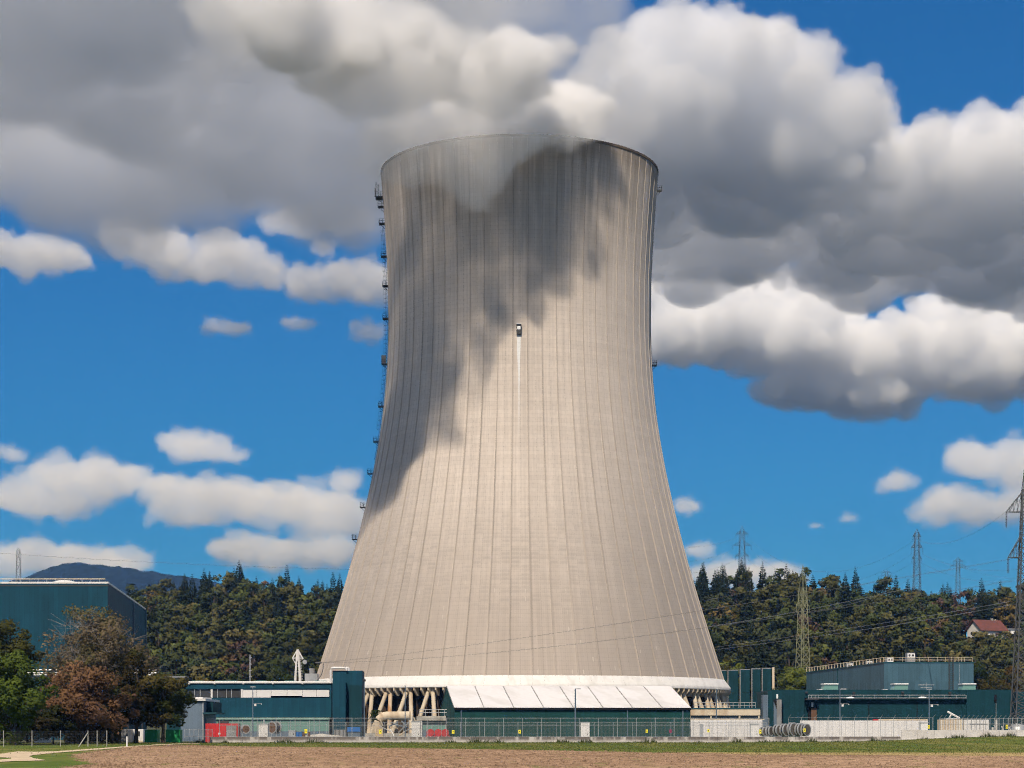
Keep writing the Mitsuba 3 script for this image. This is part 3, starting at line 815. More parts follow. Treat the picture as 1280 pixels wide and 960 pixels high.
d0, d1 = 452.0, 528.0
ub = thing('reservoir_building', 'upper slate blue building with a railed roof, rising behind the low workshop', 'building')
xc, xr_, xl_ = X(1105, d0), X(1217, d0), X(1008, d1)
zt = Z(828.7, d0)
part(ub, 'wall', slab([(xc, d0), (xr_, d0), (xr_ + 14, d1), (xl_, d1)], 0, zt), 'slate_cladding')
part(ub, 'roof_edge', slab([(xc - .15, d0 - .15), (xr_ + .15, d0 - .15), (xr_ + 14, d1), (xr_ + 13.5, d1), (xr_ - .3, d0 + .4), (xc + .3, d0 + .4), (xl_ + .5, d1), (xl_ - .2, d1)][:3] + [(xl_ - .2, d1)], zt + .003, zt + .22), 'teal_trim')
rl = part(ub, 'railing', join([bar((xc, d0 + .2, zt + h), (xr_ - .3, d0 + .2, zt + h), .05, 5) for h in (.65, 1.2)] + [bar((xc, d0 + .2, zt + h), (xl_, d1 - .5, zt + h), .07, 5) for h in (1.2,)]), 'cream_concrete', stuff=True)
for t0 in np.linspace(0, 1, 26):
    q = np.array([xc + (xl_ - xc) * t0, d0 + .2 + (d1 - d0 - .7) * t0, zt + .22])
    part(rl, 'post', bar(q, q + [0, 0, 1.1], .10, 5), 'cream_concrete')
for px_ in (1117, 1128, 1139, 1150, 1161, 1172, 1182, 1190, 1194, 1198, 1202, 1206, 1216):
    part(rl, 'post', bar((X(px_, d0), d0 + .2, zt + .22), (X(px_, d0), d0 + .2, zt + 1.2), .05, 5), 'cream_concrete')
for px_, py0, py1, w, dd, dark in ((1062.5, 829, 834, 3.4, 484, 0), (1087, 826, 833, 3.6, 468, 1), (1113, 821.5, 828, 4.0, 458, 0), (1139, 816, 829, 5.0, 460, 1)):
    un = part(ub, 'roof_unit', box(X(px_ - w, dd), X(px_ + w, dd), dd, dd + 2.5, zt + .22, Z(py0, dd)), 'grey_steel' if dark else 'galvanised')
    part(un, 'front', box(X(px_ - w + .3, dd), X(px_ + w - .3, dd), dd - .08, dd - .003, Z(py0, dd) - 1.05, Z(py0, dd) - .1), 'white_paint')
    for s in (-1, 1):
        part(un, 'grille', box(X(px_ + s * w * .42 - w * .25, dd), X(px_ + s * w * .42 + w * .25, dd), dd - .12, dd - .083, Z(py0, dd) - .8, Z(py0, dd) - .35), 'dark_steel')
lx = X(1188.7, d0)
part(ub, 'ladder', join([bar((lx + s * .45, d0 - .25, 0), (lx + s * .45, d0 - .25, zt + 1.2), .12, 5) for s in (-1, 1)] + [bar((lx - .45, d0 - .25, z), (lx + .45, d0 - .25, z), .05, 4) for z in np.arange(8, zt + 1, .45)]), 'dark_steel', stuff=True)
part(ub, 'seam', box(X(1199, d0), X(1199.4, d0), d0 - .05, d0 - .003, 0, zt), 'galvanised')
q = np.array([xc + (xl_ - xc) * .56, d0 + (d1 - d0) * .56])
part(ub, 'seam', bar((q[0] - .05, q[1], 0), (q[0] - .05, q[1], zt), .12, 5), 'dark_teal_cladding')

# houses on the slope
def house(label, px, py_eave, d, w, depth, hwall, hroof, rotz, roof_m):
    h = thing('hillside_house', label, 'house', None)
    c = at(px, py_eave, d)
    base = c[2] - hwall
    m = lambda mm: shift(turn(mm, rotz), [c[0], c[1], base])
    part(h, 'wall', m(box(-w / 2, w / 2, -depth / 2, depth / 2, -6, hwall)), 'white_paint')
    for s in (-1, 1):
        part(h, 'gable', m((np.array([[s * w / 2 * .998, -depth / 2, hwall], [s * w / 2 * .998, depth / 2, hwall], [s * w / 2 * .998, 0, hwall + hroof]]), np.array([[0, 1, 2]]))), 'white_paint')
    e = .9
    rf = None
    for s in (-1, 1):
        v = np.array([[-w / 2 - e, s * (depth / 2 + e), hwall - hroof * e / depth * 2 + .12], [w / 2 + e, s * (depth / 2 + e), hwall - hroof * e / depth * 2 + .12], [w / 2 + e, 0, hwall + hroof + .12], [-w / 2 - e, 0, hwall + hroof + .12]])
        v = np.vstack([v, v + [0, 0, .22]])
        part(h, 'roof', m((v, np.array([[0, 1, 2], [0, 2, 3], [4, 6, 5], [4, 7, 6], [0, 4, 5], [0, 5, 1], [1, 5, 6], [1, 6, 2], [3, 2, 6], [3, 6, 7], [0, 3, 7], [0, 7, 4]]))), roof_m)
    for s in (-.3, .3):
        wn = part(h, 'window', m(box(s * w - .6, s * w + .6, -depth / 2 - .05, -depth / 2 + .1, hwall - 2.2, hwall - .8)), 'dark_glass')
        part(wn, 'shutter', m(box(s * w - 1.2, s * w - .62, -depth / 2 - .09, -depth / 2 - .003, hwall - 2.2, hwall - .8)), 'brown_wood')
        part(h, 'window', m(box(-w / 2 - .05, -w / 2 + .1, s * depth * .6 - .5, s * depth * .6 + .5, hwall - 2.0, hwall - .8)), 'dark_glass')
    part(h, 'chimney', m(box(w * .2, w * .2 + .7, -.3, .5, hwall + hroof * .5, hwall + hroof + 1.0)), 'plain_concrete')
    return h


house('low white house under a broad red tiled roof on the hillside', 1233, 787.5, 800, 11.5, 9, 3.5, 3.6, 24, 'red_tile')
house('small white gabled house above the red roofed one on the hillside', 1244, 776.5, 850, 7, 6, 3.0, 2.2, 62, 'brown_wood')
h = thing('garage', 'pale flat roofed garage beside the red roofed hillside house', 'garage')
c = at(1264, 786, 805)
part(h, 'wall', box(c[0] - 4, c[0] + 2.2, c[1], c[1] + 5, c[2] - 7, c[2] - .3), 'white_paint')
part(h, 'roof', box(c[0] - 5, c[0] + 5, c[1] - .6, c[1] + 6, c[2] - .29, c[2] + .1), 'grey_steel')

# ------------------------------------------------------------------ trees
def unit(r, m):
    d = r.normal(size=(m, 3))
    return d / np.linalg.norm(d, axis=1, keepdims=True)


def leaf_quads(r, pos, size, up=.35):
    """Small bent leaf sprays (two triangles each) at the given points."""
    m = len(pos)
    a = unit(r, m); a[:, 2] *= .55; a /= np.linalg.norm(a, axis=1, keepdims=True)
    n_ = unit(r, m); n_[:, 2] = np.abs(n_[:, 2]) + up
    b = np.cross(n_, a); b /= np.linalg.norm(b, axis=1, keepdims=True) + 1e-9
    s = (size * r.uniform(.6, 1.4, m))[:, None]
    bend = np.cross(a, b) * s * .35
    v = np.stack([pos - a * s, pos + b * s * .6 + bend, pos + a * s, pos - b * s * .6 + bend], 1).reshape(-1, 3)
    f = (np.array([[0, 1, 2], [0, 2, 3]])[None] + np.arange(m)[:, None, None] * 4).reshape(-1, 3)
    return v, f


def broadleaf(seed, H, RX, base, clumps, per, leaf, cols, clump_r=.30, RZ=None, lean=0.0, sparse=0.0, fill=.45):
    """(trunk, limbs, crown, crown colours): limbs run from the trunk to leaf clumps spread through an uneven crown."""
    r = np.random.default_rng(seed)
    zc = (base + H) / 2; rz = (H - base) / 2 if RZ is None else RZ
    d = unit(r, clumps)
    rad = np.where(r.random(clumps) < fill, r.uniform(.25, .7, clumps), r.uniform(.68, .98, clumps))
    lump = .78 + .44 * meshkit.noise(d * 1.4 + seed, seed)
    c = d * (rad * lump)[:, None] * [RX, RX, rz] + [lean, 0, zc]
    cr = clump_r * RX * r.uniform(.6, 1.35, clumps)
    pos, colr, outs = [], [], []
    for i in range(clumps):
        k = max(3, int(per * (cr[i] / (clump_r * RX)) ** 2 * (1 - sparse * r.random())))
        e = unit(r, k) * (r.random((k, 1)) ** .45) * cr[i] * [1, 1, .78]
        pos.append(c[i] + e); outs.append(e / (np.linalg.norm(e, axis=1, keepdims=True) + 1e-9))
        lo, hi = cols[r.integers(len(cols))]
        t = np.clip(r.normal(.5, .16) + r.normal(0, .14, (k, 1)), 0, 1)
        colr.append(np.array(lo) * (1 - t) + np.array(hi) * t)
    pos, colr = np.vstack(pos), np.vstack(colr)
    crown = leaf_quads(r, pos, leaf)
    out = np.vstack(outs); ctr = pos - [lean, 0, zc - rz * .3]
    out = out * .8 + ctr / (np.linalg.norm(ctr, axis=1, keepdims=True) + 1e-9) * .55 + r.normal(0, .28, out.shape)
    nrm = np.repeat(out / np.linalg.norm(out, axis=1, keepdims=True), 4, 0)
    th = min(base + (H - base) * .72, H * .8)
    zz = np.linspace(0, th, 7)
    wob = np.cumsum(r.normal(0, .05 * RX / 4, (7, 2)), 0); wob[0] = 0
    tp = np.column_stack([wob[:, 0] + lean * zz / H, wob[:, 1], zz])
    r0 = .022 * H + .03
    trunk = tube(tp, r0 * np.linspace(1, .28, 7) * np.r_[1.35, np.ones(6)], 7)
    limbs = []
    for i in r.permutation(clumps)[:min(clumps, 16)]:
        t0 = np.clip((c[i, 2] - rz * .5 - r.uniform(.05, .3) * rz) / th, base / H * .75 + .1, .97)
        s = np.array([np.interp(t0 * th, zz, tp[:, k]) for k in range(3)])
        mid = (s + c[i]) / 2 + [0, 0, .12 * rz] + r.normal(0, .04 * RX, 3)
        limbs.append(tube([s, mid, c[i]], [r0 * .42 * (1 - .5 * t0), r0 * .25, r0 * .08], 5))
    return trunk, limbs, crown, (np.repeat(colr, 4, 0), nrm)


def twigs(seed, centres, length, m, rad=.022):
    r = np.random.default_rng(seed)
    out = []
    for c in centres:
        for e in unit(r, m):
            e = e * [1, 1, .6] + [0, 0, .55]; e /= np.linalg.norm(e)
            out.append(bar(c, c + e * length * r.uniform(.5, 1.2), rad * 1.4, 3, rad * .5))
    return join(out)


def conifer(seed, H, RX, cols, bare=.12, density=1.0):
    r = np.random.default_rng(seed)
    vs, cs = [], []
    levels = int(H * 1.25 * density)
    for i in range(levels):
        t = i / levels
        z = H * (bare + (1 - bare) * t)
        R_ = RX * (1 - t) ** .82 * r.uniform(.78, 1.18) + .12
        nb = max(4, int(9 * (1 - t) + 4))
        a0 = r.random() * 6.28
        for j in range(nb):
            a = a0 + j * 6.283 / nb + r.normal(0, .18)
            L_ = R_ * r.uniform(.6, 1.15)
            o, tt = np.array([math.cos(a), math.sin(a), 0]), np.array([-math.sin(a), math.cos(a), 0])
            droop = -.28 * L_ + r.normal(0, .08 * L_)
            p0, p1, p2 = np.array([0, 0, z]), o * L_ * .55 + [0, 0, z + droop * .25], o * L_ + [0, 0, z + droop]
            w = .30 * L_ + .15
            vs.append(np.array([p0, p1 + tt * w, p2, p1 - tt * w + [0, 0, -.05 * L_]]))
            hang = np.array([0, 0, -.34 * L_ - .2])
            vs.append(np.array([p1 * .55 + p0 * .45, p1 + hang, p2, p1 + [0, 0, .05]]))
            lo, hi = cols[r.integers(len(cols))]
            k = np.clip(r.normal(.5, .18), 0, 1)
            cs += [np.array(lo) * (1 - k) + np.array(hi) * k] * 2
    v = np.vstack(vs)
    nn = v * [1, 1, 0]; nn = nn / (np.linalg.norm(nn, axis=1, keepdims=True) + .05) + [0, 0, .55] + np.repeat(r.normal(0, .3, (len(vs), 3)), 4, 0)
    nn /= np.linalg.norm(nn, axis=1, keepdims=True)
    f = (np.array([[0, 1, 2], [0, 2, 3]])[None] + np.arange(len(vs))[:, None, None] * 4).reshape(-1, 3)
    return tube([(0, 0, 0), (0, 0, H * .5), (0, 0, H * .98)], [.016 * H, .01 * H, .03], 6), (v, f), (np.repeat(np.array(cs), 4, 0), nn)


GREEN = [((.020, .034, .010), (.055, .078, .022)), ((.026, .038, .012), (.068, .080, .026))]
DEEP = [((.014, .026, .010), (.036, .056, .020))]
OLIVE = [((.040, .044, .014), (.095, .088, .030)), ((.030, .040, .013), (.070, .075, .026))]
RUST = [((.055, .028, .014), (.115, .058, .030)), ((.045, .032, .016), (.09, .060, .03))]
GOLD = [((.085, .068, .015), (.17, .125, .032)), ((.05, .058, .015), (.10, .09, .028))]
NEEDLE = [((.010, .021, .012), (.030, .048, .024)), ((.013, .022, .010), (.038, .050, .022))]

def foliage(mesh, look, bsdf):
    """Leaves as a shape: colours and soft normals that follow the clump each leaf belongs to."""
    return {'type': 'ply', 'filename': meshkit.write_ply(mesh, False, None, look[0], normals=look[1]), 'face_normals': False, 'bsdf': {'type': 'ref', 'id': bsdf}}


PROTO = {}
def proto(kind, trunk, crown, col, rad, h):
    g = f'grown_{kind}_{len([k for k in PROTO if k[0] == kind])}'
    scene[g] = {'type': 'shapegroup', 'trunk': mikit.ply(trunk, 'bark', 40), 'crown': foliage(crown, col, 'leaves')}
    PROTO[(kind, g)] = (rad, h)


WORDS = {}
for i, (H, R_, w) in enumerate(((25, 5.2, 'dark spruce'), (22, 4.8, 'slim dark spruce'), (27, 5.6, 'tall broad spruce'), (20, 5.4, 'squat spruce'), (24, 4.2, 'bare-stemmed spruce'))):
    t, c, col = conifer(100 + i, H, R_, NEEDLE, bare=(.1, .2, .12, .08, .3)[i])
    proto('spruce', t, c, col, R_ * .8, H); WORDS[('spruce', f'grown_spruce_{i}')] = w
def tone(lo, hi, k): return [(tuple(np.array(lo) * k * [1.35, 1.2, 1.05]), tuple(np.array(hi) * k * [1.35, 1.2, 1.05]))]
for i, (H, R_, cols, w) in enumerate(((19, 5.4, tone((.022, .036, .012), (.058, .080, .026), 1.0), 'mid green leafy tree'), (17, 5.2, tone((.016, .030, .012), (.040, .062, .024), 1.0), 'deep green leafy tree'), (20, 5.8, tone((.034, .042, .014), (.080, .086, .032), 1.0), 'olive leafy tree'),
                                      (16, 5.0, tone((.045, .048, .018), (.10, .098, .040), 1.0), 'pale olive leafy tree'), (18, 5.6, tone((.020, .030, .014), (.050, .064, .030), 1.0), 'grey green leafy tree'), (18, 5.0, tone((.030, .046, .012), (.078, .100, .030), 1.0), 'fresh green leafy tree'), (21, 5.2, tone((.018, .028, .012), (.044, .058, .024), 1.0), 'tall dark leafy tree'))):
    t, l, c, col = broadleaf(200 + i, H, R_, 2.5, 17, 52, .70, cols, clump_r=.36, fill=.3)
    proto('broadleaf_tree', join([t] + l[:8]), c, col, R_, H); WORDS[('broadleaf_tree', f'grown_broadleaf_tree_{i}')] = w
for i, (H, R_, cols, w) in enumerate(((17, 4.8, tone((.056, .040, .028), (.095, .068, .048), 1.0), 'rust brown tree'), (15, 4.4, tone((.055, .042, .024), (.105, .080, .048), 1.0), 'dull brown tree'), (16, 4.8, tone((.075, .064, .020), (.15, .120, .042), 1.0), 'yellowing tree'), (18, 4.8, tone((.050, .034, .028), (.085, .058, .048), 1.0), 'reddish brown tree'))):
    t, l, c, col = broadleaf(300 + i, H, R_, 2.0, 18, 40, .66, cols, clump_r=.36, sparse=.4, fill=.3)
    proto('autumn_tree', join([t] + l[:10]), c, col, R_, H); WORDS[('autumn_tree', f'grown_autumn_tree_{i}')] = w

wr = np.random.default_rng(21)
cand = []
for side, lo_, hi_ in ((-1, -30, 455), (1, 845, 1330)):
    for yy in np.arange(560, 905, 8.4):
        xx = X(lo_, yy)
        while xx < X(hi_, yy):
            x_, y_ = xx + wr.normal(0, 1.9), yy + wr.normal(0, 2.2)
            xx += 8.8
            cand.append((x_, y_, side))
placed = []
for x_, y_, side in cand:
    px_ = 640 + x_ / y_ * F
    n1 = float(meshkit.fbm(np.array([x_ / 42, y_ / 42, 3.0]), 3)); n2 = float(meshkit.fbm(np.array([x_ / 28, y_ / 28, 9.0]), 3))
    high = (y_ - 560) / 345
    ps = (.10 + .75 * smooth(.45, 1.0, high) + 1.6 * (n1 - .5)) if side < 0 else (.12 + .55 * smooth(.5, 1, high) + 1.5 * (n1 - .5) + .55 * smooth(1010, 900, px_) - .25 * smooth(1150, 1240, px_))
    pa = .17 + 1.2 * (n2 - .5)
    u_ = wr.random()
    if u_ < ps: kind = 'spruce'
    elif wr.random() < pa: kind = 'autumn_tree'
    else: kind = 'broadleaf_tree'
    keys = [k for k in PROTO if k[0] == kind]
    k = keys[wr.integers(len(keys))]
    s = wr.uniform(.74, 1.12) * (.72 if y_ < 610 else 1.0) * (.92 if kind == 'spruce' else 1)
    if 1192 < px_ < 1288 and y_ < 818:                   # low growth below the houses
        s = min(s, (EYE + (HZ - (788 if px_ > 1222 else 794) - wr.uniform(0, 4)) / F * y_ - float(terrain(x_, y_))) / PROTO[k][1])
        if s < .22: continue
    placed.append([x_, y_, float(terrain(x_, y_)) - .3, s, wr.random() * 360, k, side, high])
# front to back: how much of each tree is seen from the path
cover = np.zeros((960, 1280), bool)
cover[:, 420:885] |= (np.arange(960)[:, None] > 690)
cover[760:, :175] = True; cover[850:, :] = True; cover[735:, :130] = True
seen = []
for i, p in sorted(enumerate(placed), key=lambda a: a[1][1]):
    rad, h = PROTO[p[5]]
    x0, x1 = int(640 + (p[0] - rad * p[3] * .8) / p[1] * F), int(640 + (p[0] + rad * p[3] * .8) / p[1] * F)
    y0, y1 = int(HZ - (p[2] + h * p[3] * .95 - EYE) / p[1] * F), int(HZ - (p[2] + 2 - EYE) / p[1] * F)
    x0, x1, y0, y1 = max(x0, 0), min(x1, 1280), max(y0, 0), min(y1, 960)
    if x1 <= x0 or y1 <= y0:
        seen.append((0, i)); continue
    sub = cover[y0:y1, x0:x1]
    seen.append((int((~sub).sum()), i)); sub[:] = True
count = {}
FOREST = {'spruce': ('dark spruce', 'tree'), 'broadleaf_tree': ('green leafy tree', 'tree'), 'autumn_tree': ('brown or yellowing tree', 'tree')}
m_ = 0
for vis, i in sorted(seen, reverse=True):
    x_, y_, z_, s, rot, k, side, high = placed[i]
    kind = k[0]
    xf = T().translate([x_, y_, z_]).rotate([0, 0, 1], rot).scale([s * wr.uniform(.9, 1.1), s * wr.uniform(.9, 1.1), s])
    if vis > 30 and count.get(kind, 0) < 285:
        count[kind] = count.get(kind, 0) + 1
        where = ('on the skyline of the wooded hill' if high > .8 else 'high on the wooded hill' if high > .55 else 'midway up the wooded hill' if high > .28 else 'at the foot of the wooded hill')
        sd = 'left of the tower' if side < 0 else 'right of the tower'
        key = thing(kind, f'{WORDS[k]} {where}, {sd}', 'tree', f'{WORDS[k]}s {where}, {sd}')
    elif vis > 0 or high > .85:
        m_ += 1
        key = f'wood__{m_:03d}'
    else:
        continue
    scene[key] = {'type': 'instance', 'group': {'type': 'ref', 'id': k[1]}, 'to_world': xf}
labels['wood'] = {'label': 'dense mixed wood filling the gaps between the trees on the hill', 'kind': 'stuff'}


def grown(kind, label, px, d, scale_tree, mat_leaf='leaves', z=None):
    t, l, c, col = scale_tree
    k = thing(kind, label, 'tree')
    o = np.array([X(px, d), d, float(terrain(X(px, d), d)) - .15 if z is None else z])
    part(k, 'trunk', shift(t, o), 'bark', 40)
    for m in l:
        part(k, 'limb', shift(m, o), 'bark', 40)
    scene[name(k + '__crown')] = foliage(shift(c, o), col, mat_leaf)
    return k, o


scene['thin_leaves'] = {'type': 'principledthin', 'base_color': {'type': 'mesh_attribute', 'name': 'vertex_color'}, 'roughness': .7, 'diff_trans': .7}
FRESH = [((.065, .105, .016), (.16, .215, .042)), ((.045, .075, .014), (.12, .16, .034))]
BROWN = [((.10, .058, .034), (.21, .120, .072)), ((.115, .070, .036), (.20, .115, .062))]
BROWN = [(tuple(np.array(a) * 1.25), tuple(np.array(b) * 1.25)) for a, b in BROWN]
DRY = [((.095, .078, .050), (.19, .15, .095)), ((.085, .080, .034), (.16, .14, .06))]
DRY = [(tuple(np.array(a) * 1.2), tuple(np.array(b) * 1.2)) for a, b in DRY]
DUSK = [((.028, .038, .012), (.070, .080, .025)), ((.050, .045, .015), (.105, .088, .03))]
DUSK = [(tuple(np.array(a) * 1.3), tuple(np.array(b) * 1.3)) for a, b in DUSK]
# at the left edge
grown('broadleaf_tree', 'bright green leafy tree at the left edge behind the wire fence', 20, 262, broadleaf(1, 13.4, 5.2, 1.0, 56, 150, .27, FRESH, clump_r=.26), 'thin_leaves')
grown('broadleaf_tree', 'second fresh green tree half out of frame at the left edge', -26, 268, broadleaf(2, 13.5, 5.2, 1.5, 40, 150, .26, FRESH + DUSK, clump_r=.26), 'thin_leaves')
grown('pine_tree', 'orange tinged pine rising behind the green tree at the left edge', 12, 285, broadleaf(3, 17.0, 4.2, 8.6, 30, 140, .26, [((.035, .045, .012), (.10, .09, .028)), ((.045, .052, .016), (.11, .11, .034))], clump_r=.34), 'thin_leaves')
t4 = broadleaf(4, 20.8, 8.2, 5.0, 130, 130, .24, DRY, clump_r=.24, sparse=.55, fill=.5)
k4, o4 = grown('thinning_tree', 'tall thinning grey brown tree with bare twigs in front of the teal hall', 117, 300, t4, 'thin_leaves')
r4 = np.random.default_rng(5)
cs = unit(r4, 80) * [7.0, 7.0, 6.8] * (r4.random((80, 1)) ** .4) + [0, 0, 13.0]
part(k4, 'twigs', shift(twigs(6, cs, 2.6, 9), o4), 'grey_wood', stuff=True)
grown('broadleaf_tree', 'olive green tree crowding the right side of the thinning grey brown tree', 148, 306, broadleaf(7, 17.0, 4.6, 5.5, 44, 140, .25, OLIVE + DRY, clump_r=.28, sparse=.3), 'thin_leaves')
grown('autumn_tree', 'broad rusty red tree behind the wire fence', 104, 281, broadleaf(8, 10.6, 6.6, 1.6, 70, 140, .25, BROWN, clump_r=.24), 'thin_leaves')
grown('autumn_tree', 'smaller rusty bush tree right of the broad rusty red tree', 140, 284, broadleaf(12, 8.6, 3.4, 1.8, 28, 140, .25, BROWN + OLIVE, clump_r=.3), 'thin_leaves')
grown('broadleaf_tree', 'dark olive tree beside the blue grey switch house', 204, 290, broadleaf(9, 11.2, 4.4, 1.8, 50, 140, .25, DUSK, clump_r=.27), 'thin_leaves')
grown('broadleaf_tree', 'dark brown green tree between the rusty red tree and the dark olive tree', 170, 288, broadleaf(10, 12.2, 3.8, 2.6, 40, 140, .25, [((.03, .027, .012), (.075, .058, .024)), ((.03, .035, .012), (.07, .07, .024))], clump_r=.3), 'thin_leaves')
# in front of the wood, right of the tower
YG = [((.10, .135, .026), (.22, .25, .055)), ((.075, .105, .022), (.17, .195, .045))]
grown('broadleaf_tree', 'fresh green round tree at the foot of the moss green pylon', 994, 540, broadleaf(13, 18.6, 6.4, 2.0, 50, 130, .36, YG, clump_r=.28), 'thin_leaves', 3.0)
grown('broadleaf_tree', 'yellow green tree showing between the tower and the screen wall', 912, 590, broadleaf(14, 20.5, 6.2, 2.0, 40, 100, .40, YG + OLIVE, clump_r=.28), 'thin_leaves', 3.0)
grown('autumn_tree', 'golden brown tree beyond the right end of the workshop', 1252, 520, broadleaf(15, 18.4, 5.6, 2.0, 40, 110, .34, [((.09, .06, .018), (.18, .115, .035)), ((.05, .05, .016), (.11, .09, .03))], clump_r=.28), 'thin_leaves', .8)
grown('broadleaf_tree', 'deep green tree behind the reservoir building beside the golden brown tree', 1222, 560, broadleaf(16, 22, 6.0, 2.0, 42, 100, .38, DEEP + GREEN, clump_r=.28), 'thin_leaves', .8)
grown('broadleaf_tree', 'green tree left of the white portal pylon, in front of the wood', 352, 560, broadleaf(17, 21, 4.6, 2.0, 40, 100, .36, GREEN, clump_r=.28), 'thin_leaves', .3)
grown('broadleaf_tree', 'dark green bushy tree behind the roof of the plant building, beside the thin mast', 296, 540, broadleaf(18, 16, 4.6, 1.5, 36, 100, .36, DEEP, clump_r=.3), 'thin_leaves', .3)
grown('autumn_tree', 'ochre bush behind the roof of the plant building, above its left end', 248, 545, broadleaf(19, 15, 4.4, 1.5, 36, 100, .36, OLIVE + GOLD, clump_r=.3), 'thin_leaves', .3)

BUSH = [((.016, .022, .009), (.045, .050, .020)), ((.03, .026, .012), (.06, .05, .024))]
BUSH = [(tuple(np.array(a) * 1.1), tuple(np.array(b) * 1.1)) for a, b in BUSH]
for i, (px_, d_, h_, w_, lab) in enumerate(((-8, 272, 4.6, 3.6, 'dark bush at the left frame edge behind the wire fence'), (34, 304, 5.2, 3.8, 'dark bush behind the white van'), (66, 276, 5.0, 3.4, 'dark bush between the green tree and the rusty tree'), (92, 292, 4.4, 3.6, 'dark bush below the left half of the rusty tree'),
                                            (127, 296, 4.2, 3.0, 'dark bush below the right half of the rusty tree'))):
    t, l, c, col = broadleaf(400 + i, h_, w_, .3, 26, 140, .25, BUSH, clump_r=.34)
    k = thing('bush', lab, 'bush'); o = np.array([X(px_, d_), d_, float(terrain(X(px_, d_), d_)) - .1])
    part(k, 'stem', shift(t, o), 'bark', 40); scene[name(k + '__foliage')] = foliage(shift(c, o), col, 'thin_leaves')

# ------------------------------------------------------------------ pylons, masts and wires
def pylon(kind, label, px, d, py_top, base_half, top_half, arms, bsdf, rot=0.0, z0=None, r=.09, bays=14, waist=None, group=None, apex=None):
    """Lattice tower: four legs, cross bracing, cross-arms (height row, half length) with tie bars."""
    k = thing(kind, label, 'pylon', group)
    cx = X(px, d)
    z0 = float(terrain(cx, d)) if z0 is None else z0
    zt = Z(py_top, d)
    body_top = zt if apex is None else Z(apex, d)
    H = body_top - z0
    def half(z):
        t = (z - z0) / H
        return base_half + (top_half - base_half) * (t ** .85)
    m = lambda mm: turn(mm, rot, (cx, d))
    zs = z0 + H * (1 - (1 - np.linspace(0, 1, bays + 1)) ** .9)
    cor = lambda z, i: np.array([cx + half(z) * (-1, 1, 1, -1)[i], d + half(z) * (-1, -1, 1, 1)[i], z])
    for i in range(4):
        part(k, 'leg', m(tube([cor(z, i) for z in zs], r, 4)), bsdf)
    br = []
    for a, b in zip(zs[:-1], zs[1:]):
        for i in range(4):
            j = (i + 1) % 4
            br += [bar(cor(a, i), cor(b, j), r * .55, 3), bar(cor(a, j), cor(b, i), r * .55, 3), bar(cor(b, i), cor(b, j), r * .45, 3)]
    part(k, 'bracing', m(join(br)), bsdf, stuff=True)
    if apex is not None:
        tip = np.array([cx, d, zt])
        part(k, 'peak', m(join([bar(cor(body_top, i), tip, r * .7, 3) for i in range(4)])), bsdf, stuff=True)
    tips = []
    for py_a, hl, rise in arms:
        za = Z(py_a, d)
        for s in (-1, 1):
            tip = np.array([cx + s * hl, d, za])
            h = half(min(za, body_top)); h2 = half(min(za + rise, body_top))
            ms = [bar(np.array([cx + s * h, d + q * h, za]), tip, r * .7, 4) for q in (-1, 1)] + [bar(np.array([cx + s * h2, d + q * h2, za + rise]), tip, r * .6, 4) for q in (-1, 1)]
            for t_ in (.3, .55, .78):
                ms.append(bar(np.array([cx + s * (h + (hl - h) * t_), d, za]), np.array([cx + s * (h2 + (hl - h2) * t_), d, za + rise * (1 - t_)]), r * .45, 3))
                ms.append(bar(np.array([cx + s * (h + (hl - h) * t_), d, za]), np.array([cx + s * (h2 + (hl - h2) * max(0, t_ - .25)), d, za + rise * (1 - max(0, t_ - .25))]), r * .45, 3))
            ak = part(k, 'arm', m(join(ms)), bsdf, stuff=True)
            part(ak, 'insulator', m(bar(tip, tip - [0, 0, min(2.6, rise * .9 + .8)], r * .8, 5)), bsdf)
            tips.append(m((tip[None] - [0, 0, min(2.6, rise * .9 + .8)], None))[0][0])
    return tips


big = pylon('lattice_pylon', 'tall dark lattice pylon cut off by the right edge of the frame', 1281.5, 345, 577, 2.2, .45, [(640, 3.2, 3.4), (697, 2.9, 3.6)], 'pylon_steel', 0, r=.12, bays=20, apex=612)
moss = pylon('lattice_pylon', 'moss green lattice pylon standing in front of the wood, right of the tower', 1003.5, 556, 706, 2.0, .75, [(757, 2.2, 1.2)], 'moss_pylon', 28, z0=2.0, r=.095, bays=15, apex=735)
pa = pylon('lattice_pylon', 'slim pylon with three cross-arms on the hilltop nearest the tower on its right', 927.5, 990, 657, 3.2, .9, [(667.5, 2.9, 1.5), (681.5, 4.4, 1.7), (695, 3.3, 1.7)], 'far_steel', 0, r=.10, bays=12, apex=664)
pb_ = pylon('lattice_pylon', 'lattice pylon with three stepped cross-arms rising out of the hillside wood', 1146, 800, 661, 2.0, .7, [(670.5, 1.6, 1.3), (684.5, 2.2, 2.0), (698, 1.9, 1.3)], 'far_steel', 0, r=.10, bays=14, apex=666)
pc = pylon('lattice_pylon', 'pale distant pylon with two cross-arms near the right end of the hilltop', 1197.5, 1250, 696, 2.6, .8, [(701.5, 3.0, 1.2), (707.5, 4.6, 1.4)], 'far_steel', 0, r=.09, bays=9, apex=699)
pd = pylon('lattice_pylon', 'smallest pylon, barely showing over the hilltop wood', 1108, 1400, 712, 2.0, .7, [(716, 3.4, 1.2), (720, 4.2, 1.2)], 'far_steel', 0, r=.08, bays=7, apex=714)
pe = pylon('lattice_mast', 'narrow lattice mast above the roof at the left edge', 23, 760, 685, 1.75, .55, [], 'grey_steel', 10, r=.11, bays=12, apex=688)

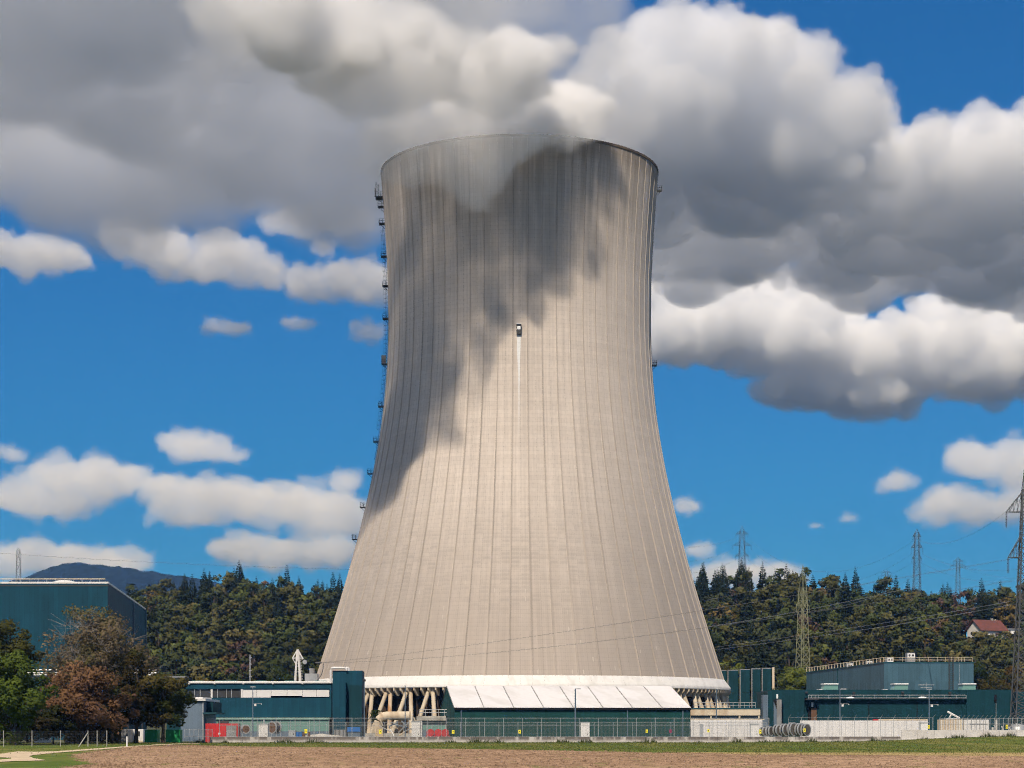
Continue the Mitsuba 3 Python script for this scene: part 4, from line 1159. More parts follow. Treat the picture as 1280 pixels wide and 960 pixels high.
# white portal mast behind the plant building
d = 520.0
k = thing('portal_pylon', 'white steel portal pylon with a pointed head behind the plant building', 'pylon')
for a, b, r_ in ((371.3, 367.4, .30), (373.2, 376.6, .36)):
    part(k, 'leg', tube([(X(b, d), d, .3), (X((a + b) / 2, d), d, Z(845, d)), (X(a, d), d, Z(816, d))], [r_ * 1.2, r_, r_ * .8], 6), 'white_tin')
part(k, 'ladder', join([bar((X(374.2 + (py_ - 820) * .09, d), d - .4, Z(py_, d)), (X(376.2 + (py_ - 820) * .09, d), d - .4, Z(py_, d)), .09, 4) for py_ in np.arange(822, 856, 2.0)]), 'galvanised', stuff=True)
part(k, 'head', join([bar(at(372, 811.8, d), at(365.4, 823, d), .16, 5), bar(at(372, 811.8, d), at(378.8, 824, d), .2, 5), bar(at(365.4, 823, d), at(370, 822.6, d), .12, 5), bar(at(379, 824, d), at(373.5, 822.6, d), .12, 5), bar(at(366, 823.4, d), at(369.5, 830, d), .1, 5), bar(at(372, 811.6, d), at(372, 826, d), .3, 6)]), 'white_tin', stuff=True)
part(k, 'crossbar', join([bar(at(369.6, 833, d), at(374.6, 833, d), .1, 4), bar(at(369.2, 840, d), at(375.2, 840, d), .1, 4)]), 'galvanised', stuff=True)
part(k, 'cable_reel', shift(trimesh_cyl := (lambda c: (np.array(c.vertices) @ np.array([[1, 0, 0], [0, 0, 1], [0, -1, 0]]).T, np.array(c.faces)))(trimesh.creation.cylinder(.55, .5, sections=14)), at(381, 827.5, d)), 'galvanised', 40)
m_k = thing('thin_mast', 'thin pale pole with short cross pieces before the wood, left of the portal pylon', 'mast')
part(m_k, 'pole', bar(at(312.5, 853, 500), at(312.5, 818.5, 500), .16, 6), 'galvanised')
for py_ in (822, 830, 838, 846):
    part(m_k, 'cross_piece', bar(at(311.2, py_, 500), at(314.6, py_ + .3, 500), .10, 5), 'galvanised')
ap = thing('roof_plant', 'small grey plant room against the left foot of the cooling tower shell', 'plant room')
part(ap, 'lower_box', box(X(381, 500), X(396, 500), 500, 506, 2, Z(842, 500)), 'galvanised')
part(ap, 'upper_box', box(X(386, 500), X(391.5, 500), 501, 504, Z(842, 500) + .003, Z(835, 500)), 'grey_steel')


def wire(label, pts, r=.03, bsdf='wire', group='overhead wires'):
    pts = np.asarray(pts, float)
    t = np.linspace(0, 1, len(pts)); tt = np.linspace(0, 1, 40)
    if len(pts) == 3:
        a, b, c = pts
        mid = 2 * b - (a + c) / 2
        q = (1 - tt)[:, None] ** 2 * a + 2 * ((1 - tt) * tt)[:, None] * mid + tt[:, None] ** 2 * c
    else:
        q = pts[0] + (pts[-1] - pts[0]) * tt[:, None]
    return single('overhead_wire', label, 'wire', tube(q, r, 4), bsdf)


def sagged(label, p, q, sag, **kw):
    p, q = np.asarray(p, float), np.asarray(q, float)
    return wire(label, [p, (p + q) / 2 - [0, 0, sag], q], **kw)


k = thing('wire_anchor', 'dark insulator anchor where two wires end at the left edge of the tower', 'insulator')
part(k, 'rod', bar(at(394, 828.6, 455), at(402, 828.4, 455), .22, 6), 'dark_steel')
part(k, 'clamp', bar(at(396, 827, 455), at(396, 830, 455), .16, 6), 'dark_steel')
wire('upper of two wires crossing low in front of the tower', [at(402, 828.4, 455), at(700, 790.5, 410), at(1263, 699, 345)])
wire('lower of two wires crossing low in front of the tower', [at(402, 828.6, 455), at(720, 805, 410), at(1265, 726, 345)])
wire('short dark cable hanging from the insulator anchor down to the plant building roof', [at(404, 829, 455), at(402.5, 841, 430), at(396, 851, 400)], r=.09, bsdf='dark_steel')
wire('pale wire climbing from behind the tower to the stepped pylon, above the others', [at(880, 784, 640), at(1010, 762, 700), at(1146, 733, 790)], r=.045, bsdf='galvanised')
wire('pale wire low before the wood right of the tower, upper of a pair', [at(880, 811, 620), at(1070, 784, 520), at(1262, 752, 345)], r=.03, bsdf='galvanised')
wire('pale wire low before the wood right of the tower, lower of a pair', [at(880, 814, 620), at(1070, 788.5, 520), at(1263, 756, 345)], r=.035, bsdf='galvanised')
wire('faint wire across the wood beside the slim hilltop pylon', [at(872, 752, 640), at(930, 741, 640), at(1010, 722, 600)], r=.04)
for i, (a, b, s, lab) in enumerate(((pa[1], pb_[0], 14, 'top wire between the slim hilltop pylon and the stepped pylon'), (pa[3], pb_[2], 14, 'middle wire between the slim hilltop pylon and the stepped pylon'),
                                    (pa[5], pb_[4], 12, 'lowest wire between the slim hilltop pylon and the stepped pylon'), (pb_[1], at(1300, 600, 500), 6, 'wire rising from the stepped pylon to the upper right'),
                                    (pb_[3], at(1320, 700, 700), 5, 'nearly level wire right of the middle arm of the stepped pylon'), (pb_[5], at(1320, 712, 800), 6, 'nearly level wire right of the lowest arm of the stepped pylon'),
                                    (pa[0], at(860, 684, 900), 1, 'wire running left from the top arm of the slim hilltop pylon'), (pa[2], at(860, 702, 900), 1, 'wire running left from the widest arm of the slim hilltop pylon'), (pa[4], at(860, 717, 900), 1, 'wire running left from the lowest arm of the slim hilltop pylon'),
                                    (moss[0], at(1146, 718, 790), 3, 'wire from the moss green pylon up towards the stepped pylon'), (pc[3], at(1330, 722, 1100), 3, 'wire running right from the pale distant pylon'), (pc[2], pb_[4], 3, 'wire between the pale distant pylon and the stepped pylon'))):
    sagged(lab, a, b, s, r=.04)
sagged('single wire crossing the sky above the wood, left of the tower', at(-20, 690, 800), at(460, 712, 800), 1, r=.05)

# ------------------------------------------------------------------ perimeter wall and fences
def wall_colour(p, n, uv):
    a = fbm(p.x * 2.6, uv.y * 1.2, 2.0, 4)
    b = noise(p.x * 1.1, 3.0, 0)
    c = mix((.40, .385, .37), (.53, .505, .48), fbm(p.x * .8, uv.y * 3, 6.0, 3))
    drip = smoothstep(.05 + .6 * a, .85, uv.y) * smoothstep(.2, .5, b * .4 + a * .6)
    return mix(c, mi.Color3f(.09, .075, .07), drip * .85)


mat('stained_wall', proc(wall_colour), .9, .2)
mat('pale_wall', dirty((.56, .545, .53), (.36, .34, .32), .45, .9, .8), .9, .2)
WY = 300.0
pw = thing('perimeter_wall', 'long low concrete wall with dark drip stains below the security fence', 'wall')
x = X(262, WY)
while x < X(1126, WY) - .1:
    x1 = min(x + 2.4, X(1126, WY))
    zb = float(wall_z((x + x1) / 2)); zt = Z(921.2 - .4 * float(sm(20, 50, x)), WY)
    m = box(x + .012, x1 - .012, WY, WY + .3, zb - .4, zt)
    part(pw, 'panel', m, 'stained_wall', uv=np.column_stack([m[0][:, 0], (m[0][:, 2] > zb).astype(float)]))
    part(pw, 'footing', box(x + .012, x1 - .012, WY - .25, WY - .003, zb - .4, zb + .22), 'plain_concrete')
    x = x1
x = X(1126.5, WY)
while x < 100:
    x1 = x + 2.4
    zb = float(wall_z((x + x1) / 2)); zt = Z(912.6, WY)
    part(pw, 'pale_panel', box(x + .012, x1 - .012, WY - .1, WY + .25, zb - .4, zt), 'pale_wall')
    part(pw, 'footing', box(x + .012, x1 - .012, WY - .3, WY - .103, zb - .4, zb + .12), 'plain_concrete')
    x = x1


def fence(kind, label, y, posts, ztop, zbot, outrigger, rails, mesh=True, pitch=.2, wr_=.0045, post_r=.045, bsdf='galvanised'):
    k = thing(kind, label, 'fence')
    for x in posts:
        pk = part(k, 'post', bar((x, y, zbot(x)), (x, y, ztop(x)), post_r, 6), bsdf)
        if outrigger:
            part(pk, 'outrigger', bar((x, y, ztop(x)), (x + .28, y - .38, ztop(x) + .42), post_r * .7, 4), bsdf)
    x0, x1 = min(posts), max(posts)
    for rr_ in rails:
        pts = [(x, y - .03, zbot(x) + (ztop(x) - zbot(x)) * rr_) for x in np.linspace(x0, x1, 24)]
        part(k, 'rail', tube(pts, post_r * .6, 4), bsdf)
    if mesh:
        ms = []
        for x in np.arange(x0, x1, pitch):
            ms.append(([(x - wr_, y + .02, zbot(x)), (x + wr_, y + .02, zbot(x)), (x + wr_, y + .02, ztop(x) - .03), (x - wr_, y + .02, ztop(x) - .03)], [[0, 1, 2], [0, 2, 3]]))
        for t_ in np.arange(.02, 1.0, .09):
            xx = np.linspace(x0, x1, 30)
            for a, b in zip(xx[:-1], xx[1:]):
                za, zb_ = zbot(a) + (ztop(a) - zbot(a)) * t_, zbot(b) + (ztop(b) - zbot(b)) * t_
                ms.append(([(a, y + .025, za - wr_), (b, y + .025, zb_ - wr_), (b, y + .025, zb_ + wr_), (a, y + .025, za + wr_)], [[0, 1, 2], [0, 2, 3]]))
        part(k, 'wire_mesh', join([(np.array(a, float), np.array(b)) for a, b in ms]), 'wire', stuff=True)
    return k


zw = lambda x: Z(921.2, WY) - .01
zw2 = lambda x: Z(921.2, WY) + (Z(912.6, WY) - Z(921.2, WY)) * float(x > X(1126, WY)) - .01
fence('security_fence', 'tall wire mesh security fence standing on the perimeter wall', WY + .16, [X(p, WY) for p in np.arange(274, 970, 23.7)], lambda x: Z(897.3, WY), zw, False, (.01, .62, .985))
fence('security_fence', 'security fence with angled barbed wire arms above the wall, in front of the white wall', WY + .13, [X(p, WY) for p in [*np.arange(986, 1172, 16.4)]], lambda x: Z(897.0, WY), zw2, True, (.99,), post_r=.035, pitch=.3, wr_=.003)
fence('security_fence', 'closely spaced fence posts with angled arms at the right end of the wall', WY + .13, [X(p, WY) for p in [*np.arange(1175, 1330, 5.7)]], lambda x: Z(897.5, WY), zw2, True, (.5, .98), post_r=.045)
fence('security_fence', 'second lower mesh fence a few metres behind the perimeter wall', WY + 7, [X(p, WY + 7) for p in np.arange(289, 960, 23.9)], lambda x: Z(902.5, WY + 7), lambda x: .5, False, (.98,), pitch=.12, post_r=.035)
fence('security_fence', 'wire fence left of the wall in front of the switch house', WY + 2, [X(p, WY) for p in np.arange(228, 264, 5.9)], lambda x: Z(911, WY), lambda x: .1, False, (.97, .5), pitch=.1, post_r=.035)
zg = lambda x: float(terrain(x, 248)) - .05
fence('field_fence', 'low wire fence with thin concrete posts in front of the trees', 248.0, [X(p, 248) for p in (-30, 4.5, 40, 75.5, 110, 121.5, 133.5)], lambda x: zg(x) + 2.05, zg, False, (), pitch=.15, wr_=.002, post_r=.05, bsdf='plain_concrete')
b_ = thing('fence_strut', 'slanting brace leaning on a post of the low wire fence', 'strut')
part(b_, 'brace', bar((X(97.5, 247.5), 247.5, 0), (X(110, 247.9), 247.9, 1.85), .06, 6), 'plain_concrete')
mk = thing('marker_post', 'short white marker post standing alone at the field corner', 'post')
part(mk, 'post', box(X(157.6, 245), X(159.4, 245), 245, 245.2, -.1, Z(920.5, 245)), 'white_paint')
part(mk, 'foot', box(X(154.5, 245), X(160, 245), 244.8, 245.3, -.1, .12), 'plain_concrete')


def sign(px, py, w, h, bsdf, label, y=WY + .05):
    k = thing('warning_sign', label, 'sign')
    part(k, 'plate', box(X(px - w / 2, y), X(px + w / 2, y), y, y + .03, Z(py + h / 2, y), Z(py - h / 2, y)), bsdf)
    c = at(px, py - h * .1, y - .012)
    part(k, 'emblem', (np.array([[c[0] - .10, y - .006, c[2] - .11], [c[0] + .10, y - .006, c[2] - .11], [c[0], y - .006, c[2] + .09]]), np.array([[0, 1, 2]])), 'dark_steel')


for px_, py_, w, h, lab in ((475.3, 914.7, 3.4, 5.2, 'yellow warning sign on the fence beside the cream elbow pipe'), (566.5, 914.8, 3.2, 4.6, 'yellow warning sign on the fence at the left corner of the storage hall'),
                            (649.5, 914.6, 3.2, 4.6, 'yellow warning sign on the fence in front of the left half of the hall'), (808.6, 914, 2.8, 4.2, 'yellow warning sign on the fence in front of the right half of the hall'),
                            (885.5, 913.3, 2.8, 3.8, 'faint yellow warning sign in front of the white service building'), (950.3, 914.5, 2.8, 5, 'yellow warning sign on the fence at the left end of the cable drums'),
                            (1005.7, 912.8, 2.8, 4.6, 'yellow warning sign on the fence in front of the right cable drums'), (1161, 908.5, 2.4, 4.6, 'yellow warning sign on the fence beside the white cabin'), (1258.5, 908.5, 2.4, 5, 'yellow warning sign on the fence at the far right'), (382.3, 914, 3.4, 5.4, 'yellow warning sign on the fence in front of the glazed front')):
    sign(px_, py_, w, h, 'yellow_sign', lab)
sign(838, 914, 2.6, 3.8, 'magenta_sign', 'small magenta sign on the fence in front of the hall')

# ------------------------------------------------------------------ lamps
def lamp_post(px, py_top, d, label, arm=0, head='plain', r=.09, cam=None, saucer=None):
    k = thing('lamp_post', label, 'lamp post')
    x = X(px, d); zt = Z(py_top, d); zb = float(wall_z(x)) - .2
    part(k, 'pole', tube([(x, d, zb), (x, d, zt)], [r * 1.25, r * .8], 8), 'blue_grey_cladding', 40)
    if arm:
        part(k, 'arm', bar((x, d, zt), (x + arm, d, zt + .04), .05, 6), 'galvanised')
        part(k, 'lamp_head', box(x + arm - .1, x + arm + .55, d - .14, d + .14, zt - .06, zt + .1), 'galvanised')
    elif head == 'tee':
        part(k, 'lamp_head', box(x - .45, x + .45, d - .12, d + .12, zt, zt + .12), 'galvanised')
    elif head == 'ball':
        b = trimesh.creation.icosphere(2, .26); b.apply_translation([x, d, zt + .1])
        part(k, 'lamp_head', (b.vertices, b.faces), 'dark_steel', True)
    if cam is not None:
        zc = Z(cam, d)
        part(k, 'camera_arm', bar((x, d, zc), (x + 1.5, d, zc), .03, 5), 'galvanised')
        ck = part(k, 'camera', box(x + .25, x + .6, d - .2, d + .2, zc - .42, zc - .06), 'white_paint')
        part(k, 'sensor', bar((x + 1.45, d, zc - .16), (x + 1.45, d, zc - .01), .09, 6), 'white_paint')
    if saucer is not None:
        sx, sy = saucer
        c = at(sx, sy, d)
        part(k, 'saucer_arm', bar((x, d, c[2] + .12), (c[0], d, c[2] + .12), .035, 5), 'galvanised')
        s_ = trimesh.creation.icosphere(2); s_.apply_scale([.72, .5, .2]); s_.apply_translation(c)
        part(k, 'saucer_lamp', (s_.vertices, s_.faces), 'lamp_glass', True)


lamp_post(316, 859, 345, 'slim grey lamp post in front of the plant building with a small camera', head='tee', cam=879.5)
lamp_post(455.5, 851, 345, 'lamp post with a dark ball head beside the teal stair tower', head='ball')
lamp_post(506.5, 857, 345, 'thin lamp post in front of the slanting tower columns', r=.08)
lamp_post(719.2, 861, 345, 'sturdy lamp post standing against the white hall roof', arm=.35, r=.13)
lamp_post(895.5, 861, 345, 'grey lamp post with a short arm in front of the service building', arm=.75)
lamp_post(1050, 861.5, 340, 'grey lamp post with camera arm in front of the left half of the workshop', arm=.5, cam=880, saucer=(1063, 872.5))
lamp_post(1161.5, 862, 340, 'grey lamp post under a cross-armed aerial before the right half of the workshop', head='tee', cam=880.5, saucer=(1153, 872.3))
x, d = X(1161.5, 340), 340
k = thing('cross_aerial', 'small aerial with two cross-arms on top of the right lamp post', 'aerial')
part(k, 'mast', bar((x - .5, d, Z(862, d) + .12), (x - .5, d, Z(853, d)), .04, 5), 'galvanised')
for py_, w in ((856.3, 1.35), (859.3, 1.0)):
    part(k, 'cross_arm', bar((x - .5 - w, d, Z(py_, d)), (x - .5 + w, d, Z(py_, d)), .04, 5), 'galvanised')

# ------------------------------------------------------------------ things in the yard
d = 318.0
def ybox(px0, px1, py0, d=318.0, depth=2.4):
    return box(X(px0, d), X(px1, d), d, d + depth, .25, Z(py0, d))


g = thing('generator_container', 'red generator container with a grey louvre behind the fence', 'container')
part(g, 'body', ybox(257, 298, 904.3), 'red_paint')
lv = part(g, 'louvre', box(X(283, d), X(295.5, d), d - .05, d - .003, .9, Z(907.3, d)), 'grey_steel')
for i in range(7):
    part(lv, 'slat', box(X(283.3, d), X(295.2, d), d - .11, d - .053, .95 + i * .17, 1.06 + i * .17), 'galvanised')
for px_ in (257.3, 268.5, 282.2, 297.6):
    part(g, 'rib', box(X(px_ - .35, d), X(px_ + .35, d), d - .09, d - .003, .3, Z(904.4, d)), 'red_paint')
part(g, 'emblem', box(X(273, d), X(275.4, d), d - .03, d - .004, 1.5, 1.75), 'white_paint')
part(g, 'exhaust', box(X(272, d), X(284, d), d + .6, d + 1.8, Z(904.3, d) + .003, Z(901.2, d)), 'dark_steel')


def drum(px, py_c, r_px, d, label, wood='brown_wood', rot=0.0, w=.9, kind='cable_drum', group=None):
    k = thing(kind, label, 'cable drum', group)
    c = at(px, py_c, d); r_ = r_px / F * d
    def ring(r0, r1, y0, y1):
        v, f, a_, h_ = lathe([(r0, y0), (r1, y0), (r1, y1), (r0, y1), (r0, y0)], 28, centre=(0, 0))
        v = np.column_stack([v[:, 0], v[:, 2], v[:, 1]])
        return shift(turn((v, f[:, ::-1]), rot), c)
    for s in (-1, 1):
        fl = part(k, 'flange', ring(.1, r_, s * w / 2 - .05, s * w / 2 + .05), wood, 30)
        part(fl, 'rim', ring(r_ - .13, r_ + .03, s * w / 2 - .08, s * w / 2 + .08), 'galvanised', 30)
    part(k, 'cable', ring(.2, r_ * .78, -w / 2 + .06, w / 2 - .06), 'dark_steel', 30)


drum(306.5, 911.5, 5.6, 322, 'brown cable drum beside the red generator container', rot=20)
drum(343, 909.5, 7.6, 324, 'large brown cable drum right of the white cabinet', rot=-35, w=1.1)
for i, (px_, r_, rt, lab) in enumerate(((954, 5.6, 62, 'leftmost small grey cable drum of the row behind the fence'), (962, 6.0, 62, 'second grey cable drum from the left in the row'), (972, 7.0, 60, 'third grey cable drum from the left in the row'),
                                         (981, 7.6, 58, 'fourth grey cable drum from the left in the row'), (990.5, 8.4, 58, 'tallest grey cable drum near the middle of the row'), (1000, 8.0, 57, 'second grey cable drum from the right in the row'), (1007, 7.6, 57, 'rightmost grey cable drum of the row'))):
    drum(px_, 920 - r_, r_, 312, lab, 'dark_wood', rot=rt - 12, w=.5, group='cable drums in a row behind the fence')


def cabinet(px0, px1, py0, d, label, bsdf='white_paint', kind='cabinet', roof=True):
    k = thing(kind, label, 'cabinet')
    part(k, 'body', ybox(px0, px1, py0, d, 1.2), bsdf)
    if roof:
        part(k, 'lid', box(X(px0, d) - .06, X(px1, d) + .06, d - .08, d + 1.28, Z(py0, d) + .003, Z(py0, d) + .14), 'galvanised')
    part(k, 'door', box(X(px0, d) + .12, X(px1, d) - .12, d - .04, d - .003, .7, Z(py0, d) - .12), bsdf)
    part(k, 'handle', box(X(px1, d) - .32, X(px1, d) - .24, d - .08, d - .042, 1.4, 1.7), 'dark_steel')


cabinet(323.2, 334.8, 905.4, 316, 'tall white cabinet with a flue behind the fence, right of the red container')
fl = thing('flue', 'short pale flue on the tall white cabinet', 'flue')
part(fl, 'pipe', bar(at(330, 905, 316.5), at(330, 899.5, 316.5), .14, 8), 'galvanised')
part(fl, 'cap', bar(at(330, 899.5, 316.5), at(330, 898.9, 316.5), .22, 8), 'galvanised')
cabinet(360.5, 369, 914, 314, 'low pale grey cabinet behind the fence left of the yellow sign', 'galvanised')
cabinet(514.4, 525.2, 902.2, 308, 'white upright cabinet just right of the cream elbow pipe')
cabinet(726, 737, 903.6, 306, 'white upright cabinet in front of the middle of the storage hall')
cabinet(938.5, 948.5, 905.6, 306, 'white upright cabinet left of the cable drums')
cabinet(1151, 1160, 904.0, 308, 'small white cabin behind the fence left of the yellow sign', 'white_tin')
k = thing('waste_skip', 'dark grey skip behind the fence at the foot of the stair tower', 'skip')
part(k, 'body', ybox(417.5, 432.5, 912, 322, 2), 'grey_steel')
for px_ in (419, 424, 429, 432):
    part(k, 'rib', box(X(px_ - .4, 322), X(px_ + .4, 322), 321.9, 321.997, .3, Z(912, 322)), 'dark_steel')
k = thing('blue_tank', 'bright blue lidded tank behind the fence beside the stair tower', 'tank')
part(k, 'lid', box(X(434, 322), X(450, 322), 322, 324.5, Z(914.2, 322), Z(908.8, 322)), 'blue_paint')
part(k, 'body', ybox(434.5, 449.5, 914.25, 322.1, 2.2), 'blue_grey_cladding')
part(k, 'lip', box(X(433.6, 322), X(450.4, 322), 321.9, 321.997, Z(914.6, 322), Z(913.8, 322)), 'blue_paint')
k = thing('barrel_rack', 'purple and brown drums on a rack near the yellow sign', 'rack')
for px_ in (372, 376, 380, 386):
    part(k, 'barrel', bar((X(px_, 318), 318, .3), (X(px_, 318), 318, Z(915, 318)), .24, 10), 'blue_paint' if px_ < 380 else 'brown_wood', 40)
part(k, 'shelf', box(X(370, 318), X(388, 318), 317.6, 318.5, .9, 1.0), 'grey_steel')
k = thing('rubble_heap', 'low pale heap of rubble behind the wall in front of the glazed front', 'heap')
tm = trimesh.creation.icosphere(3); vv = tm.vertices * [4.0, 1.5, .75]; vv = vv + (meshkit.fbm(vv * 2.0, 3)[:, None] - .5) * .5
part(k, 'stones', (vv + [X(402, 322), 322, .75], tm.faces), 'plain_concrete')

# cream elbow pipe and pump shelter at the left foot of the tower
d = 440.0
k = thing('elbow_pipe', 'fat cream pipe bending down beside the tower columns', 'pipe')
ppts = [at(512, 894.5, d), at(500, 894.7, d), at(484, 894.9, d)]
arc = [at(484 - 12 * math.sin(a), 907 - 12.1 * math.cos(a), d) for a in np.linspace(.12, 1.5, 9)]
part(k, 'pipe', tube(ppts + arc + [at(472, 916, d)], .95, 14), 'cream_concrete', 40)
part(k, 'flange', bar(at(480.3, 895.4, d), at(478.9, 896.3, d), 1.12, 16), 'cream_concrete', 40)
part(k, 'foot', box(X(469.5, d), X(479, d), d - 1, d + 1, 0, Z(910, d)), 'cream_concrete')
part(k, 'end_cap', bar(at(512.4, 894.5, d), at(513.2, 894.5, d), 1.05, 14), 'rusty_concrete', 40)
k = thing('pipe_rack', 'tangle of thin pipes and valves below the cream elbow pipe', 'pipework')
r_ = np.random.default_rng(8)
for i in range(16):
    a = at(r_.uniform(478, 522), r_.uniform(905, 920), 432); b = a + [r_.uniform(-3, 3), r_.uniform(-1, 1), r_.uniform(.3, 2.2)]
    part(k, 'pipe', bar(a, b, r_.uniform(.08, .2), 6), ('galvanised', 'cream_concrete', 'blue_grey_cladding')[i % 3], 40)
d = 425.0
k = thing('pump_shelter', 'flat roofed pump shelter with a railing and glazed front beside the storage hall', 'shelter')
part(k, 'roof', box(X(521, d), X(557.5, d), d - .5, d + 8, Z(900.6, d), Z(895.0, d)), 'plain_concrete')
gl = part(k, 'glazing', box(X(527, d), X(557, d), d + .5, d + .6, Z(912, d), Z(900.65, d)), 'green_glass')
for px_ in (527, 533.5, 540, 548, 557):
    part(gl, 'mullion', box(X(px_ - .4, d), X(px_ + .4, d), d + .38, d + .497, 0, Z(900.65, d)), 'galvanised')
part(k, 'base', box(X(527, d), X(557, d), d + .45, d + .7, 0, Z(912.05, d)), 'blue_grey_cladding')
part(k, 'post', box(X(526, d), X(527.4, d), d - .3, d + .3, 0, Z(900.65, d)), 'white_paint')
for py_ in (887, 890.5):
    part(k, 'rail', bar(at(524, py_, d), at(566, py_, d), .09, 5), 'galvanised')
for px_ in (524, 532, 540, 548, 556, 565):
    part(k, 'rail_post', bar(at(px_, 895, d), at(px_, 886.6, d), .07, 5), 'galvanised')
for i, px_ in enumerate((538, 548, 556.5)):
    single('pump_unit', ('left red pump unit in front of the pump shelter', 'middle red pump unit in front of the pump shelter', 'right red pump unit in front of the pump shelter')[i], 'pump', join([shift(bar((0, -.6, 0), (0, .6, 0), .62, 12), at(px_, 916, 330)), box(X(px_, 330) - .7, X(px_, 330) + .7, 329.6, 330.4, 0, Z(919, 330))]), 'red_paint', 30, group='red pump units')
k = thing('climbing_plant', 'green creeper hanging on a tower column above the elbow pipe', 'plant')
r_ = np.random.default_rng(4); pos = np.column_stack([X(469, 470) + r_.normal(0, .55, 700), 470 + r_.normal(0, .4, 700), r_.uniform(Z(903, 470), Z(888, 470), 700)])
c_, f_ = leaf_quads(r_, pos, .22)
part(k, 'leaves', (c_, f_), 'leaves', color=np.repeat(np.array([[.03, .05, .015]]) * r_.uniform(.6, 1.6, (700, 1)), 4, 0))

# white walls, cabins and gear on the right
d = 322.0
k = thing('white_barrier_wall', 'long white panelled wall behind the fence in front of the workshop', 'wall')
for a in np.arange(1000, 1159, 8.2):
    part(k, 'panel', box(X(a, d) + .01, X(min(a + 8.2, 1160), d) - .01, d, d + .2, .2, Z(900.6, d)), 'white_paint')
part(k, 'yellow_coping', box(X(1098, d), X(1159.5, d), d - .05, d + .25, Z(900.6, d) + .003, Z(898.7, d)), 'cream_concrete')
part(k, 'red_coping', box(X(1091, d), X(1097.8, d), d - .05, d + .25, Z(900.6, d) + .003, Z(898.9, d)), 'red_paint')
k = thing('white_barrier_wall', 'white ribbed wall with a door in front of the service building', 'wall')
for a in np.arange(863.6, 953, 11.2):
    part(k, 'panel', box(X(a, d) + .01, X(min(a + 11.2, 955.5), d) - .01, d, d + .2, .2, Z(899.8 if a > 880 else 900.8, d)), 'white_paint')
part(k, 'door', box(X(874.5, d), X(879, d), d - .05, d - .003, .2, Z(905, d)), 'galvanised')
part(k, 'coping', box(X(863.6, d), X(955.5, d), d - .04, d + .24, Z(899.8, d) + .003, Z(899.8, d) + .12), 'cream_concrete')
d = 314.0
k = thing('tank_container', 'cream ribbed container with a sloping strut on its roof, behind the fence', 'container')
part(k, 'body', ybox(1175.5, 1204, 899.4, d), 'cream_concrete')
for px_ in np.arange(1177, 1204, 3.2):
    part(k, 'rib', box(X(px_ - .45, d), X(px_ + .45, d), d - .08, d - .003, .3, Z(899.6, d)), 'white_tin')
k = thing('white_container', 'white container right of the cream ribbed container', 'container')
part(k, 'body', ybox(1205, 1236, 899.6, d + 1), 'white_paint')
for px_ in (1215.5, 1220.5, 1226.5, 1231):
    part(k, 'seam', box(X(px_ - .25, d), X(px_ + .25, d), d + .93, d + .997, .3, Z(900, d)), 'grey_steel')
part(k, 'band', box(X(1214, d), X(1236, d), d + .9, d + .997, Z(905.4, d), Z(904.4, d)), 'grey_steel')
k = thing('roof_strut', 'white slanting strut propped on the cream container', 'strut')
part(k, 'beam', bar(at(1184.3, 889.5, d + 1), at(1199.5, 897.7, d + 1), .16, 6), 'white_paint')
part(k, 'prop', bar(at(1186, 898.6, d + 1), at(1189.5, 892.3, d + 1), .12, 6), 'white_paint')
part(k, 'base', bar(at(1182, 898.9, d + 1), at(1200, 898.3, d + 1), .08, 6), 'galvanised')
k = thing('storage_tank', 'rounded pale tank among pipes at the right edge behind the fence', 'tank')
v, f, a_, h_ = lathe([(.01, 2.2), (.9, 2.1), (1.3, 1.7), (1.45, 1.0), (1.45, 0)], 24, centre=(0, 0))
part(k, 'vessel', shift((v, f), [X(1272, 318), 318, .9]), 'galvanised', 40)
for i in range(9):
    a = at(1242 + i * 4.6, 916, 317)
    part(k, 'pipe', bar(a, a + [(-1) ** i * .5, 0, .9 + .14 * (i * 7 % 5)], .09, 6), 'white_tin' if i % 2 else 'grey_steel', 40)
for px_, py_ in ((1245.8, 899.5), (1241, 909)):
    single('concrete_post', 'pale concrete post among the pipes at the far right' if px_ > 1243 else 'small white concrete block behind the fence at the far right', 'post', box(X(px_ - 1, 312), X(px_ + 1, 312), 312, 312.4, .8, Z(py_, 312)), 'pale_wall')
d = 330.0
k = thing('outbuilding', 'low teal shed with a pale lamp at the far right edge behind the pylon', 'shed')
part(k, 'wall', box(X(1270, 440), X(1340, 440), 440, 452, 0, Z(866, 440)), 'dark_teal_cladding')
part(k, 'roof_edge', box(X(1269.6, 440), X(1340, 440), 439.9, 452.1, Z(866, 440) + .003, Z(865, 440)), 'teal_trim')
# green skips, dark containers and a parked van under the trees on the left
for a, b, lab in ((181, 196.5, 'bright green container under the trees, left one of two'), (207, 225, 'bright green container beside the switch house, right one of two')):
    k = thing('green_container', lab, 'container', None)
    part(k, 'body', box(X(a, 318), X(b, 318), 318, 320.4, -.1, Z(912.8, 318)), 'green_paint')
    for px_ in np.arange(a + .8, b, 3.4):
        part(k, 'rib', box(X(px_ - .35, 318), X(px_ + .35, 318), 317.93, 317.997, 0, Z(913, 318)), 'green_paint')
    part(k, 'lid', box(X(a - .3, 318), X(b + .3, 318), 317.9, 320.5, Z(912.8, 318) + .003, Z(912.0, 318)), 'yellow_sign' if False else 'green_paint')
k = thing('steel_container', 'dark blue grey steel container under the rusty tree', 'container')
part(k, 'body', box(X(145, 322), X(160.5, 322), 322, 328, -.1, Z(911.5, 322)), 'grey_steel')
for px_ in np.arange(146, 160, 1.7):
    part(k, 'corrugation', box(X(px_ - .3, 322), X(px_ + .3, 322), 321.94, 321.997, 0, Z(911.8, 322)), 'dark_steel')
